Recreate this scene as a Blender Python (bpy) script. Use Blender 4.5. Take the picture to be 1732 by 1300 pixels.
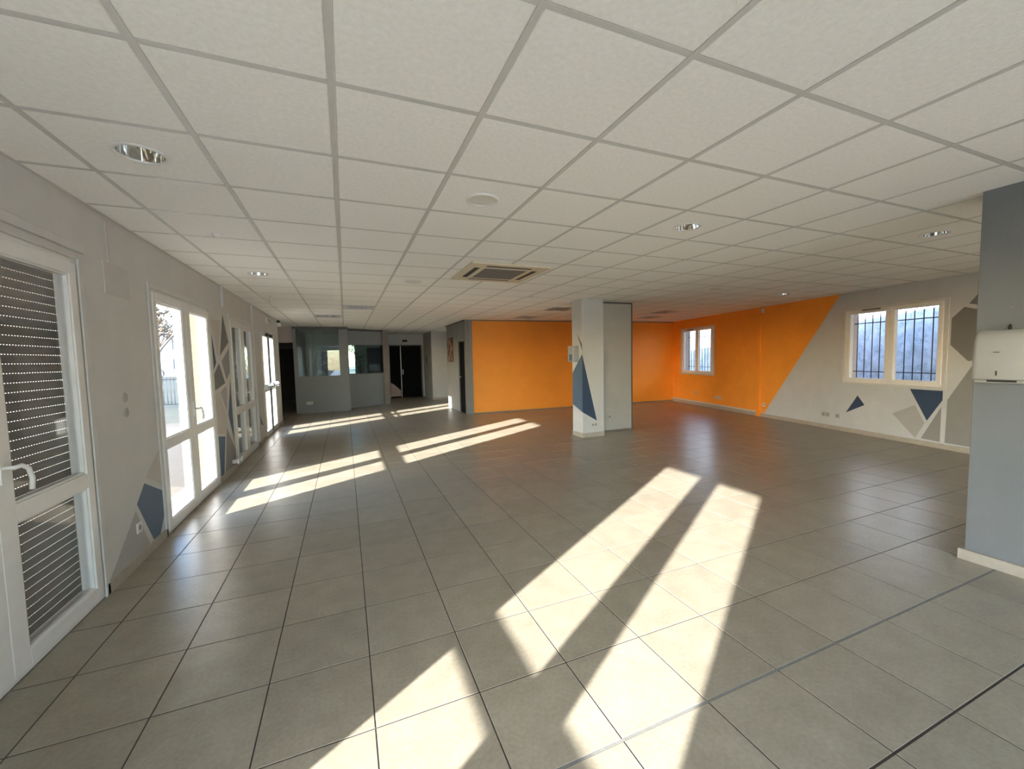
import bpy, bmesh, math, random
from mathutils import Vector, Matrix
random.seed(7)
SC = bpy.context.scene
COL = SC.collection
for o in list(bpy.data.objects):
    bpy.data.objects.remove(o)

# ------------------------------------------------------------------ camera
CAM_Z = 1.5165
FPX, YAW, PITCH, ROLL = 686.4894, 0.3886, -0.0651, -0.0217
_f = Vector((math.sin(YAW)*math.cos(PITCH), math.cos(YAW)*math.cos(PITCH), math.sin(PITCH)))
_r0 = Vector((math.cos(YAW), -math.sin(YAW), 0))
_u0 = _r0.cross(_f)
CR = _r0*math.cos(ROLL) + _u0*math.sin(ROLL)
CU = -_r0*math.sin(ROLL) + _u0*math.cos(ROLL)
CF = _f
cam_data = bpy.data.cameras.new('camera')
cam_data.sensor_fit = 'HORIZONTAL'
cam_data.sensor_width = 36.0
cam_data.lens = FPX/1732*36.0
cam_data.clip_start = 0.05
cam_data.clip_end = 500
cam = bpy.data.objects.new('camera', cam_data)
m = Matrix((CR, CU, -CF)).transposed().to_4x4()
m.translation = Vector((0, 0, CAM_Z))
cam.matrix_world = m
COL.objects.link(cam)
SC.camera = cam

# ------------------------------------------------------------------ sky, sun, exposure
SUN_AZ = math.atan(0.625)                 # light travels towards +x +y
SUN_EL = math.atan(0.318)
world = bpy.data.worlds.new('sky'); SC.world = world
world.use_nodes = True
wn = world.node_tree; wn.nodes.clear()
sky = wn.nodes.new('ShaderNodeTexSky'); sky.sky_type = 'NISHITA'
sky.sun_disc = False
sky.sun_elevation = SUN_EL
sky.sun_rotation = math.atan2(-math.cos(SUN_AZ), -math.sin(SUN_AZ))
sky.air_density = 1.0; sky.dust_density = 0.7; sky.ozone_density = 3.0
bg = wn.nodes.new('ShaderNodeBackground'); bg.inputs['Strength'].default_value = 2.1
wo = wn.nodes.new('ShaderNodeOutputWorld')
wn.links.new(sky.outputs[0], bg.inputs[0]); wn.links.new(bg.outputs[0], wo.inputs[0])
sd = bpy.data.lights.new('sun', 'SUN'); sd.energy = 29; sd.angle = math.radians(0.6); sd.color = (1.0, 0.98, 0.95)
sun = bpy.data.objects.new('sun', sd); COL.objects.link(sun)
ldir = Vector((math.cos(SUN_AZ)*math.cos(SUN_EL), math.sin(SUN_AZ)*math.cos(SUN_EL), -math.sin(SUN_EL)))
sun.rotation_euler = ldir.to_track_quat('-Z', 'Y').to_euler()
sun.location = (-20, -12, 12)
SC.view_settings.view_transform = 'Standard'
SC.view_settings.look = 'None'
SC.view_settings.gamma = 1.0
SC.view_settings.use_curve_mapping = False
SC.view_settings.exposure = 0.37
SC.cycles.max_bounces = 16
SC.cycles.diffuse_bounces = 10
SC.cycles.glossy_bounces = 6
SC.cycles.transparent_max_bounces = 24
SC.cycles.use_denoising = True
SC.cycles.sample_clamp_indirect = 8.0
SC.cycles.caustics_reflective = False
SC.cycles.caustics_refractive = False

# ------------------------------------------------------------------ helpers
ORG = {}
def tag(o, label=None, cat=None, group=None, kind=None):
    if label: o['label'] = label
    if cat: o['category'] = cat
    if group: o['group'] = group
    if kind: o['kind'] = kind
    return o
def empty(name, loc, label=None, cat=None, group=None, kind=None):
    o = bpy.data.objects.new(name, None); COL.objects.link(o)
    o.empty_display_size = 0.1
    o.location = loc; ORG[o] = Vector(loc)
    return tag(o, label, cat, group, kind)
def nb(): return bmesh.new()
ID = lambda a, b, c: (a, b, c)
def box(bm, a0, a1, b0, b1, c0, c1, T=ID, mi=0):
    vs = [bm.verts.new(T(a, b, c)) for c in (c0, c1) for a, b in ((a0, b0), (a1, b0), (a1, b1), (a0, b1))]
    fs = []
    for q in ((3,2,1,0), (4,5,6,7), (0,1,5,4), (1,2,6,5), (2,3,7,6), (3,0,4,7)):
        f = bm.faces.new([vs[i] for i in q]); f.material_index = mi; fs.append(f)
    return fs
def prism(bm, pts, h0, h1, T=ID, mi=0):
    """polygon pts (a,b) extruded in third axis; T(a,b,h)"""
    n = len(pts)
    lo = [bm.verts.new(T(p[0], p[1], h0)) for p in pts]
    hi = [bm.verts.new(T(p[0], p[1], h1)) for p in pts]
    fs = [bm.faces.new(lo[::-1]), bm.faces.new(hi)]
    for i in range(n):
        j = (i+1) % n
        fs.append(bm.faces.new((lo[i], lo[j], hi[j], hi[i])))
    for f in fs: f.material_index = mi
def lathe(bm, prof, seg, T, mi=0, close=False):
    """prof: list of (radius, height); T(x,y,h)"""
    rings = []
    for r, h in prof:
        rings.append([bm.verts.new(T(r*math.cos(2*math.pi*i/seg), r*math.sin(2*math.pi*i/seg), h)) for i in range(seg)])
    for k in range(len(rings)-1):
        for i in range(seg):
            j = (i+1) % seg
            f = bm.faces.new((rings[k][i], rings[k][j], rings[k+1][j], rings[k+1][i])); f.smooth = True; f.material_index = mi
    if close:
        bm.faces.new(rings[0][::-1]).material_index = mi; bm.faces.new(rings[-1]).material_index = mi
def tube(bm, pts, r, seg=8, r2=None, mi=0):
    pts = [Vector(p) for p in pts]; rings = []
    n = len(pts)
    prev = None
    for i, p in enumerate(pts):
        d = (pts[min(i+1, n-1)] - pts[max(i-1, 0)]).normalized()
        if prev is None:
            a = Vector((0, 0, 1)) if abs(d.z) < 0.9 else Vector((1, 0, 0))
            x = d.cross(a).normalized()
        else:
            x = (prev - d*prev.dot(d)).normalized()
        prev = x
        y = d.cross(x)
        rr = r if r2 is None else r + (r2-r)*i/(n-1)
        rings.append([bm.verts.new(p + x*rr*math.cos(2*math.pi*k/seg) + y*rr*math.sin(2*math.pi*k/seg)) for k in range(seg)])
    for i in range(n-1):
        for k in range(seg):
            j = (k+1) % seg
            f = bm.faces.new((rings[i][k], rings[i][j], rings[i+1][j], rings[i+1][k])); f.smooth = True; f.material_index = mi
    bm.faces.new(rings[0][::-1]).material_index = mi; bm.faces.new(rings[-1]).material_index = mi
def obj(name, bm, mat, parent=None, bevel=0, keep=None):
    """world-space bmesh -> object with its origin at its own base"""
    bmesh.ops.recalc_face_normals(bm, faces=bm.faces[:])
    me = bpy.data.meshes.new(name)
    xs = [v.co.x for v in bm.verts]; ys = [v.co.y for v in bm.verts]; zs = [v.co.z for v in bm.verts]
    o0 = Vector(((min(xs)+max(xs))/2, (min(ys)+max(ys))/2, min(zs))) if keep is None else Vector(keep)
    bmesh.ops.translate(bm, verts=bm.verts[:], vec=-o0)
    bm.to_mesh(me); bm.free()
    for mm in (mat if isinstance(mat, (list, tuple)) else [mat]): me.materials.append(mm)
    o = bpy.data.objects.new(name, me); COL.objects.link(o)
    ORG[o] = o0
    if parent is not None:
        o.parent = parent; o.location = o0 - ORG[parent]
    else:
        o.location = o0
    if bevel:
        b = o.modifiers.new('bevel', 'BEVEL'); b.width = bevel; b.segments = 2; b.limit_method = 'ANGLE'
    return o
def place(name, mesh, at, parent):
    o = bpy.data.objects.new(name, mesh); COL.objects.link(o)
    ORG[o] = Vector(at); o.parent = parent; o.location = Vector(at) - ORG[parent]
    return o
def struct(name, bm, mat, label, bevel=0, cat=None):
    return tag(obj(name, bm, mat, None, bevel), label, cat, None, 'structure')
def sbox(name, mat, parent, *a, T=ID, bevel=0):
    bm = nb(); box(bm, *a, T=T); return obj(name, bm, mat, parent, bevel)

# ------------------------------------------------------------------ materials
def lin(r, g, b):
    f = lambda c: (c/255/12.92) if c <= 10 else (((c/255)+0.055)/1.055)**2.4
    return (f(r), f(g), f(b), 1)
def mat(name, col, rough=0.6, var=0.0, scale=6.0, bump=0.0, bscale=60.0, metal=0.0, spec=0.5, stain=None, detail=5):
    M = bpy.data.materials.new(name); M.use_nodes = True
    nt = M.node_tree; bs = nt.nodes['Principled BSDF']
    bs.inputs['Base Color'].default_value = col
    bs.inputs['Roughness'].default_value = rough
    bs.inputs['Metallic'].default_value = metal
    bs.inputs['Specular IOR Level'].default_value = spec
    if var or bump or stain:
        g = nt.nodes.new('ShaderNodeNewGeometry')
    if var:
        n = nt.nodes.new('ShaderNodeTexNoise'); n.inputs['Scale'].default_value = scale; n.inputs['Detail'].default_value = detail
        n.inputs['Roughness'].default_value = 0.6
        nt.links.new(g.outputs['Position'], n.inputs['Vector'])
        r = nt.nodes.new('ShaderNodeMapRange'); r.inputs[1].default_value = 0.3; r.inputs[2].default_value = 0.7
        r.inputs[3].default_value = 1-var; r.inputs[4].default_value = 1+var*0.5
        nt.links.new(n.outputs['Fac'], r.inputs[0])
        mx = nt.nodes.new('ShaderNodeVectorMath'); mx.operation = 'SCALE'; mx.inputs[0].default_value = col[:3]
        nt.links.new(r.outputs[0], mx.inputs['Scale'])
        out = mx.outputs[0]
        if stain:
            n2 = nt.nodes.new('ShaderNodeTexNoise'); n2.inputs['Scale'].default_value = stain[1]; n2.inputs['Detail'].default_value = 8
            n2.inputs['Roughness'].default_value = 0.7
            nt.links.new(g.outputs['Position'], n2.inputs['Vector'])
            r2 = nt.nodes.new('ShaderNodeMapRange'); r2.inputs[1].default_value = stain[2]; r2.inputs[2].default_value = stain[3]
            nt.links.new(n2.outputs['Fac'], r2.inputs[0])
            mm = nt.nodes.new('ShaderNodeMix'); mm.data_type = 'RGBA'
            nt.links.new(r2.outputs[0], mm.inputs[0]); nt.links.new(out, mm.inputs[6]); mm.inputs[7].default_value = stain[0]
            out = mm.outputs[2]
        nt.links.new(out, bs.inputs['Base Color'])
    if bump:
        n3 = nt.nodes.new('ShaderNodeTexNoise'); n3.inputs['Scale'].default_value = bscale; n3.inputs['Detail'].default_value = 4
        nt.links.new(g.outputs['Position'], n3.inputs['Vector'])
        bp = nt.nodes.new('ShaderNodeBump'); bp.inputs['Strength'].default_value = bump; bp.inputs['Distance'].default_value = 0.01
        nt.links.new(n3.outputs['Fac'], bp.inputs['Height']); nt.links.new(bp.outputs[0], bs.inputs['Normal'])
    return M
def tile_mat():
    """beige stone-look floor tile: mottling, fine specks, a little difference from tile to tile"""
    M = bpy.data.materials.new('floor_tile_glaze'); M.use_nodes = True
    nt = M.node_tree; N = nt.nodes; L = nt.links; bs = N['Principled BSDF']
    g = N.new('ShaderNodeNewGeometry')
    n1 = N.new('ShaderNodeTexNoise'); n1.inputs['Scale'].default_value = 7; n1.inputs['Detail'].default_value = 5; n1.inputs['Roughness'].default_value = 0.5
    n2 = N.new('ShaderNodeTexNoise'); n2.inputs['Scale'].default_value = 55; n2.inputs['Detail'].default_value = 3
    for n in (n1, n2): L.new(g.outputs['Position'], n.inputs['Vector'])
    cr = N.new('ShaderNodeValToRGB')
    e = cr.color_ramp.elements
    e[0].position = 0.12; e[0].color = (0.270, 0.236, 0.175, 1)
    e[1].position = 0.88; e[1].color = (0.375, 0.335, 0.257, 1)
    L.new(n1.outputs['Fac'], cr.inputs[0])
    sub = N.new('ShaderNodeVectorMath'); sub.operation = 'SUBTRACT'; sub.inputs[1].default_value = (0.0507, 2.1433, 0)
    L.new(g.outputs['Position'], sub.inputs[0])
    sc = N.new('ShaderNodeVectorMath'); sc.operation = 'MULTIPLY'; sc.inputs[1].default_value = (1/0.45, 1/0.45, 0)
    L.new(sub.outputs[0], sc.inputs[0])
    fl = N.new('ShaderNodeVectorMath'); fl.operation = 'FLOOR'; L.new(sc.outputs[0], fl.inputs[0])
    wnz = N.new('ShaderNodeTexWhiteNoise'); wnz.noise_dimensions = '3D'; L.new(fl.outputs[0], wnz.inputs['Vector'])
    r1 = N.new('ShaderNodeMapRange'); r1.inputs[3].default_value = 0.93; r1.inputs[4].default_value = 1.06; L.new(wnz.outputs['Value'], r1.inputs[0])
    r2 = N.new('ShaderNodeMapRange'); r2.inputs[1].default_value = 0.3; r2.inputs[2].default_value = 0.7; r2.inputs[3].default_value = 0.9; r2.inputs[4].default_value = 1.08
    L.new(n2.outputs['Fac'], r2.inputs[0])
    mu = N.new('ShaderNodeMath'); mu.operation = 'MULTIPLY'; L.new(r1.outputs[0], mu.inputs[0]); L.new(r2.outputs[0], mu.inputs[1])
    v = N.new('ShaderNodeVectorMath'); v.operation = 'SCALE'; L.new(cr.outputs[0], v.inputs[0]); L.new(mu.outputs[0], v.inputs['Scale'])
    L.new(v.outputs[0], bs.inputs['Base Color'])
    rr = N.new('ShaderNodeMapRange'); rr.inputs[1].default_value = 0.3; rr.inputs[2].default_value = 0.7; rr.inputs[3].default_value = 0.295; rr.inputs[4].default_value = 0.33
    L.new(n1.outputs['Fac'], rr.inputs[0]); L.new(rr.outputs[0], bs.inputs['Roughness'])
    bs.inputs['Specular IOR Level'].default_value = 0.5
    bp = N.new('ShaderNodeBump'); bp.inputs['Strength'].default_value = 0.06; bp.inputs['Distance'].default_value = 0.01
    L.new(n2.outputs['Fac'], bp.inputs['Height']); L.new(bp.outputs[0], bs.inputs['Normal'])
    return M
def glass_mat(name, tint=(1, 1, 1, 1), fres=1.45, rough=0.0):
    M = bpy.data.materials.new(name); M.use_nodes = True
    nt = M.node_tree; nt.nodes.clear(); N = nt.nodes; L = nt.links
    t = N.new('ShaderNodeBsdfTransparent'); t.inputs[0].default_value = tint
    gl = N.new('ShaderNodeBsdfGlossy'); gl.inputs['Roughness'].default_value = rough
    lw = N.new('ShaderNodeLayerWeight'); lw.inputs['Blend'].default_value = 0.5
    pw = N.new('ShaderNodeMath'); pw.operation = 'POWER'; pw.inputs[1].default_value = 5.0; L.new(lw.outputs['Facing'], pw.inputs[0])
    f0 = ((fres-1)/(fres+1))**2
    fr = N.new('ShaderNodeMath'); fr.operation = 'MULTIPLY_ADD'; fr.inputs[1].default_value = 1-f0; fr.inputs[2].default_value = f0; L.new(pw.outputs[0], fr.inputs[0])
    mx = N.new('ShaderNodeMixShader'); out = N.new('ShaderNodeOutputMaterial')
    L.new(fr.outputs[0], mx.inputs[0]); L.new(t.outputs[0], mx.inputs[1]); L.new(gl.outputs[0], mx.inputs[2]); L.new(mx.outputs[0], out.inputs[0])
    return M
W_WHITE = mat('white_wall_paint', (0.60, 0.59, 0.56, 1), 0.8, 0.06, 2.0, 0.15, 90, stain=((0.50, 0.47, 0.42, 1), 1.6, 0.60, 0.92))
W_RIGHT_WHITE = (0.55, 0.565, 0.575, 1)
ORANGE = (0.92, 0.345, 0.04, 1)
M_ORANGE = mat('orange_wall_paint', ORANGE, 0.55, 0.05, 2.5, 0.1, 120)
M_CEIL = mat('ceiling_tile_mineral_fibre', (0.94, 0.925, 0.88, 1), 0.95, 0.06, 45, 0.35, 260, spec=0.15)
M_TBAR = mat('ceiling_grid_metal', (0.60, 0.59, 0.555, 1), 0.5, 0.04, 8)
M_PLENUM = mat('concrete_slab', (0.35, 0.34, 0.32, 1), 0.9, 0.1, 3)
M_TILE = tile_mat()
M_GROUT = mat('dark_grout', (0.055, 0.045, 0.038, 1), 0.85, 0.2, 30)
M_JOINT = mat('grey_expansion_joint', (0.20, 0.20, 0.185, 1), 0.6, 0.15, 30)
M_BASE = mat('beige_tile_baseboard', (0.43, 0.38, 0.31, 1), 0.45, 0.12, 14)
M_BASETOP = mat('lit_baseboard_edge', (0.68, 0.64, 0.57, 1), 0.5, 0.08, 10)
M_PVC = mat('white_pvc', (0.78, 0.77, 0.74, 1), 0.32, 0.04, 12)
M_PVC2 = mat('white_casing', (0.60, 0.595, 0.57, 1), 0.5, 0.06, 8)
M_GLASS = glass_mat('window_glass')
M_GLASS2 = glass_mat('office_glass', (0.80, 0.86, 0.83, 1), 1.6)
M_SLAT = mat('grey_shutter_slat', (0.20, 0.20, 0.19, 1), 0.5, 0.05, 10)
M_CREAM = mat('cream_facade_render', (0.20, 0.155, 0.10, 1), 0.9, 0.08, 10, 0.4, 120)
M_GREY = mat('blue_grey_paint', (0.175, 0.188, 0.198, 1), 0.6, 0.05, 3, 0.15, 120)
M_PART = mat('grey_partition_panel', (0.235, 0.24, 0.23, 1), 0.55, 0.05, 4)
M_PARTD = mat('dark_partition_profile', (0.10, 0.095, 0.085, 1), 0.5, 0.1, 8)
M_BROWN = mat('brown_grey_post', (0.23, 0.20, 0.165, 1), 0.6, 0.1, 5)
M_BROWND = mat('dark_brown_door', (0.07, 0.058, 0.045, 1), 0.6, 0.1, 5)
M_COVER = mat('off_white_cover', (0.55, 0.53, 0.50, 1), 0.6, 0.06, 6)
M_NAVY = mat('navy_mural_paint', (0.035, 0.062, 0.115, 1), 0.6, 0.06, 5)
M_NAVY2 = mat('slate_blue_mural_paint', (0.085, 0.135, 0.20, 1), 0.6, 0.06, 5)
M_MG1 = mat('light_grey_mural_paint', (0.40, 0.39, 0.37, 1), 0.7, 0.05, 5)
M_MG2 = mat('mid_grey_mural_paint', (0.27, 0.265, 0.255, 1), 0.7, 0.05, 5)
M_MG3 = mat('dark_grey_mural_paint', (0.185, 0.185, 0.18, 1), 0.7, 0.05, 5)
M_MBG = mat('beige_grey_mural_paint', (0.52, 0.49, 0.44, 1), 0.7, 0.05, 5)
M_COLW = mat('white_column_paint', (0.58, 0.58, 0.56, 1), 0.7, 0.05, 3, 0.1, 90)
M_COLG = mat('grey_column_casing', (0.47, 0.465, 0.435, 1), 0.65, 0.06, 3, 0.1, 90)
M_DISP = mat('white_dispenser_plastic', (0.38, 0.385, 0.365, 1), 0.3, 0.04, 8)
M_BLACK = mat('black_door_paint', (0.004, 0.004, 0.005, 1), 0.6, 0.2, 8, spec=0.08)
M_DARK = mat('dark_rubber_and_shade', (0.02, 0.02, 0.02, 1), 0.6, 0.2, 20)
M_CHROME = mat('polished_reflector', (0.82, 0.82, 0.80, 1), 0.08, 0.02, 10, metal=1.0)
M_TRIM = mat('white_lamp_ring', (0.78, 0.77, 0.72, 1), 0.4, 0.03, 10)
M_LAMP = mat('frosted_lamp_glass', (0.70, 0.69, 0.64, 1), 0.45, 0.03, 10)
M_AC = mat('cream_plastic', (0.66, 0.60, 0.45, 1), 0.45, 0.06, 6)
M_ACG = mat('dusty_grey_grille', (0.22, 0.20, 0.165, 1), 0.6, 0.15, 20)
M_METAL = mat('brushed_handle_metal', (0.55, 0.55, 0.53, 1), 0.3, 0.05, 20, metal=1.0)
M_SOCK = mat('white_socket_plastic', (0.72, 0.70, 0.65, 1), 0.4, 0.03, 10)
M_IRON = mat('dark_iron', (0.03, 0.032, 0.038, 1), 0.5, 0.2, 12)
M_PINK = mat('sunlit_pavement_pink', (0.62, 0.45, 0.40, 1), 0.6, 0.1, 6)
M_GRASS = mat('dry_grass_ground', (0.085, 0.078, 0.05, 1), 0.95, 0.35, 1.3, stain=((0.055, 0.062, 0.026, 1), 0.5, 0.45, 0.65))
M_PATH = mat('pale_gravel', (0.12, 0.10, 0.076, 1), 0.95, 0.15, 8)
M_ROUGHW = mat('weathered_white_render', (0.52, 0.535, 0.56, 1), 0.95, 0.30, 3.2, 0.6, 25, stain=((0.25, 0.28, 0.30, 1), 4.5, 0.50, 0.68))
M_BLD = mat('pale_building_render', (0.12, 0.13, 0.15, 1), 0.9, 0.06, 1)
M_BARK = mat('grey_brown_bark', (0.17, 0.13, 0.10, 1), 0.9, 0.3, 10)
M_LEAFB = mat('rusty_leaf', (0.20, 0.12, 0.065, 1), 0.8, 0.3, 2)
M_LEAFB2 = mat('grey_brown_leaf', (0.16, 0.12, 0.09, 1), 0.8, 0.3, 2)
M_LEAFG = mat('green_leaf', (0.05, 0.13, 0.03, 1), 0.6, 0.3, 6)
M_MINT = mat('pale_office_wall', (0.62, 0.68, 0.62, 1), 0.8, 0.05, 3)
M_POSTER = mat('poster_paper', (0.35, 0.20, 0.13, 1), 0.6, 0.5, 9, stain=((0.03, 0.02, 0.02, 1), 5.0, 0.46, 0.54))
M_BLUEP = mat('bluish_light_paint', (0.18, 0.28, 0.38, 1), 0.5, 0.4, 7, stain=((0.6, 0.66, 0.7, 1), 3.0, 0.5, 0.58))
M_SCREEN = mat('dark_blue_screen', (0.02, 0.025, 0.07, 1), 0.3, 0.2, 8)

H = 2.5776           # finished ceiling
SLAB = 2.82
XL = -1.53           # inner face of the left wall
# right wall frame: s along the wall (0 at y=5), d into the room
RK = 0.23; RN = math.hypot(1, RK)
def RW(s, d, z):
    return (8.74 + (RK*s - d)/RN, 5.0 + (s + RK*d)/RN, z)

# ================================================================== STRUCTURE
# ---- floor: screed + tiles
def in_frame(p):
    v = Vector(p) - Vector((0, 0, CAM_Z)); z = v.dot(CF)
    if z < 0.15: return None
    return (866+FPX*v.dot(CR)/z, 650-FPX*v.dot(CU)/z)
def screen_area(x0, x1, y0, y1, z):
    ps = [in_frame((x, y, z)) for x, y in ((x0, y0), (x1, y0), (x1, y1), (x0, y1))]
    if any(p is None for p in ps): return 0
    if all(p[0] < 0 for p in ps) or all(p[0] > 1732 for p in ps) or all(p[1] < 0 for p in ps) or all(p[1] > 1300 for p in ps): return 0
    # clip roughly to the frame
    cs = [(min(max(p[0], 0), 1732), min(max(p[1], 0), 1300)) for p in ps]
    return abs(sum(cs[i][0]*cs[(i+1) % 4][1]-cs[(i+1) % 4][0]*cs[i][1] for i in range(4)))/2
def occluded_floor(x, y):
    if x > 4.08 and y < x*0.34: return True
    if y > 10.7 and x > 3.03 and y < 15.3: return True
    if x > 8.74+RK*(y-5)+0.05: return True
    return False
bm = nb(); box(bm, -1.82, 11.0, -4.8, 18.3, -0.25, -0.0016); box(bm, -2.9, -1.82, 11.46, 18.3, -0.25, -0.0016)
floor = struct('floor', bm, M_GROUT, 'beige stone-look square floor tiles with dark joints', cat='floor')
def seg_cuts(lo, hi, off, step):
    i = math.floor((lo-off)/step); out = []
    while off+i*step < hi - 0.004:
        a, b = max(lo, off+i*step), min(hi, off+(i+1)*step)
        if b-a > 0.01: out.append((a, b, i))
        i += 1
    return out
def ftile_mesh(bm, x0, x1, y0, y1, z0=-0.008, z1=0.0):
    e = 0.0012
    lo = [bm.verts.new((x, y, z0)) for x, y in ((x0, y0), (x1, y0), (x1, y1), (x0, y1))]
    mi = [bm.verts.new((x, y, z1-e)) for x, y in ((x0, y0), (x1, y0), (x1, y1), (x0, y1))]
    hi = [bm.verts.new((x, y, z1)) for x, y in ((x0+e, y0+e), (x1-e, y0+e), (x1-e, y1-e), (x0+e, y1-e))]
    for a, b in ((lo, mi), (mi, hi)):
        for i in range(4):
            j = (i+1) % 4; bm.faces.new((a[i], a[j], b[j], b[i]))
    bm.faces.new(hi)
tiles = []
G = 0.0030
for (x0, x1, i) in seg_cuts(XL-0.02, 10.6, 0.0507, 0.45):
    for (y0, y1, j) in seg_cuts(-4.5, 18.2, 2.1433, 0.45):
        cx, cy = (x0+x1)/2, (y0+y1)/2
        gy0, gy1 = G, G
        if j == -2: gy0 = 0.0065
        if j == -3: gy1 = 0.0065; gy0 = 0.0045
        if j == -4: gy1 = 0.0045
        a = 0 if occluded_floor(cx, cy) else screen_area(x0, x1, y0, y1, 0)
        tiles.append((a, x0+G, x1-G, y0+gy0, y1-gy1))
for (x0, x1, i) in seg_cuts(-2.7, XL-0.02, 0.0507, 0.45):        # corridor beyond the left wall's end
    for (y0, y1, j) in seg_cuts(11.75, 18.2, 2.1433, 0.45):
        tiles.append((0, x0+G, x1-G, y0+G, y1-G))
tiles.sort(key=lambda t: -t[0])
cache = {}
for t in tiles[:300]:
    _, x0, x1, y0, y1 = t
    k = (round(x1-x0, 4), round(y1-y0, 4))
    if k not in cache:
        b2 = nb(); ftile_mesh(b2, -k[0]/2, k[0]/2, -k[1]/2, k[1]/2)
        bmesh.ops.recalc_face_normals(b2, faces=b2.faces[:])
        me = bpy.data.meshes.new('floor_tile'); b2.to_mesh(me); b2.free(); me.materials.append(M_TILE); cache[k] = me
    place('floor_tile', cache[k], ((x0+x1)/2, (y0+y1)/2, 0), floor)
bm = nb()
for t in tiles[300:]: ftile_mesh(bm, *t[1:])
tag(obj('distant_floor_tiles', bm, M_TILE, floor), kind='stuff')
bm = nb(); box(bm, XL+0.01, 7.8, 1.2433-0.0055, 1.2433+0.0055, -0.0012, -0.0005)
obj('expansion_joint', bm, M_JOINT, floor)

# ---- ceiling: slab, T-bar grid, tiles
bm = nb(); box(bm, -2.9, 11.2, -4.9, 18.4, SLAB, SLAB+0.25)
ceiling = struct('ceiling', bm, M_PLENUM, 'suspended ceiling of square off-white tiles in a metal grid', cat='ceiling')
CX0, CY0 = -0.0011, 1.1535
HOLES = {}                       # (i,j) -> radius
def tile_ij(x, y): return (math.floor((x-CX0)/0.6), math.floor((y-CY0)/0.6))
DOWN = [(-0.9, 2.65), (2.7, 2.65), (-0.9, 5.65), (5.1, 2.05), (7.5, 5.05)]
for p in DOWN: HOLES[tile_ij(*p)] = 0.098
LOUV = [(-0.3, 10.45), (0.3, 8.65), (4.5, 8.05), (4.5, 9.85), (7.5, 8.05), (8.1, 9.25)]
SKIP = {tile_ij(*p) for p in LOUV}
AC = (1.33, 2.295, 4.305, 5.27)
def in_room(x, y):
    if x > 8.74+RK*(y-5)+0.3: return False
    if y > 10.9 and x > 3.25 and y < 15.2: return x < 11 and y > 12.9
    if y > 17.1 and x > -1.4: return False
    if x < XL and y < 11.75: return False
    return True
XR = 10.6
bars = nb(); BW = 0.012; BZ = 0.028
ymax = 18.2
def bar_clip(vals): return vals
i = math.ceil((XL-CX0)/0.6)
bobj = []
while CX0+i*0.6 < XR:                    # main runners, along y
    x = CX0+i*0.6
    ya, yb = -4.5, 17.0
    if x > 6.5: ya = max(-4.5, 5+(x-8.74)/RK-0.1)
    if x > 3.1: yb = 10.7
    bobj.append(('runner', x-BW, x+BW, ya, yb)); i += 1
j = math.ceil((-4.5-CY0)/0.6)
while CY0+j*0.6 < 17.0:                  # cross tees, along x
    y = CY0+j*0.6
    xa = XL if y < 11.75 else -2.7
    xb = 8.74+RK*(y-5)+0.02
    if y > 10.6: xb = 3.03 if y < 12.85 else 5.0
    bobj.append(('tee', xa, xb, y-BW, y+BW)); j += 1
for nm, xa, xb, ya, yb in bobj:
    bm = nb()
    zz = H if nm == 'runner' else H+0.0006
    box(bm, xa, xb, ya, yb, zz, zz+0.003)
    if nm == 'runner': box(bm, (xa+xb)/2-0.003, (xa+xb)/2+0.003, ya, yb, zz+0.003, zz+0.03)
    else: box(bm, xa, xb, (ya+yb)/2-0.003, (ya+yb)/2+0.003, zz+0.003, zz+0.03)
    obj('main_runner' if nm == 'runner' else 'cross_tee', bm, M_TBAR, ceiling)
ctiles = []
for (x0, x1, i) in seg_cuts(XL, XR, CX0, 0.6):
    for (y0, y1, j) in seg_cuts(-4.5, 17.0, CY0, 0.6):
        cx, cy = (x0+x1)/2, (y0+y1)/2
        if not in_room(cx, cy) or (i, j) in SKIP: continue
        if AC[0] < cx < AC[1] and AC[2] < cy < AC[3] and AC[0] < x0 and x1 < AC[1]: continue
        a = screen_area(x0, x1, y0, y1, H)
        if (x0 > 4.08 and y1 < x0*0.34) or (y0 > 10.7 and x0 > 3.03): a = 0
        ctiles.append((a if (i, j) not in HOLES else 1e9, x0, x1, y0, y1, (i, j)))
for (x0, x1, i) in seg_cuts(-2.7, XL, CX0, 0.6):
    for (y0, y1, j) in seg_cuts(11.75, 17.0, CY0, 0.6): ctiles.append((0, x0, x1, y0, y1, (i, j)))
ctiles.sort(key=lambda t: -t[0])
CT = 0.016; CZ = H+0.0042
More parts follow.
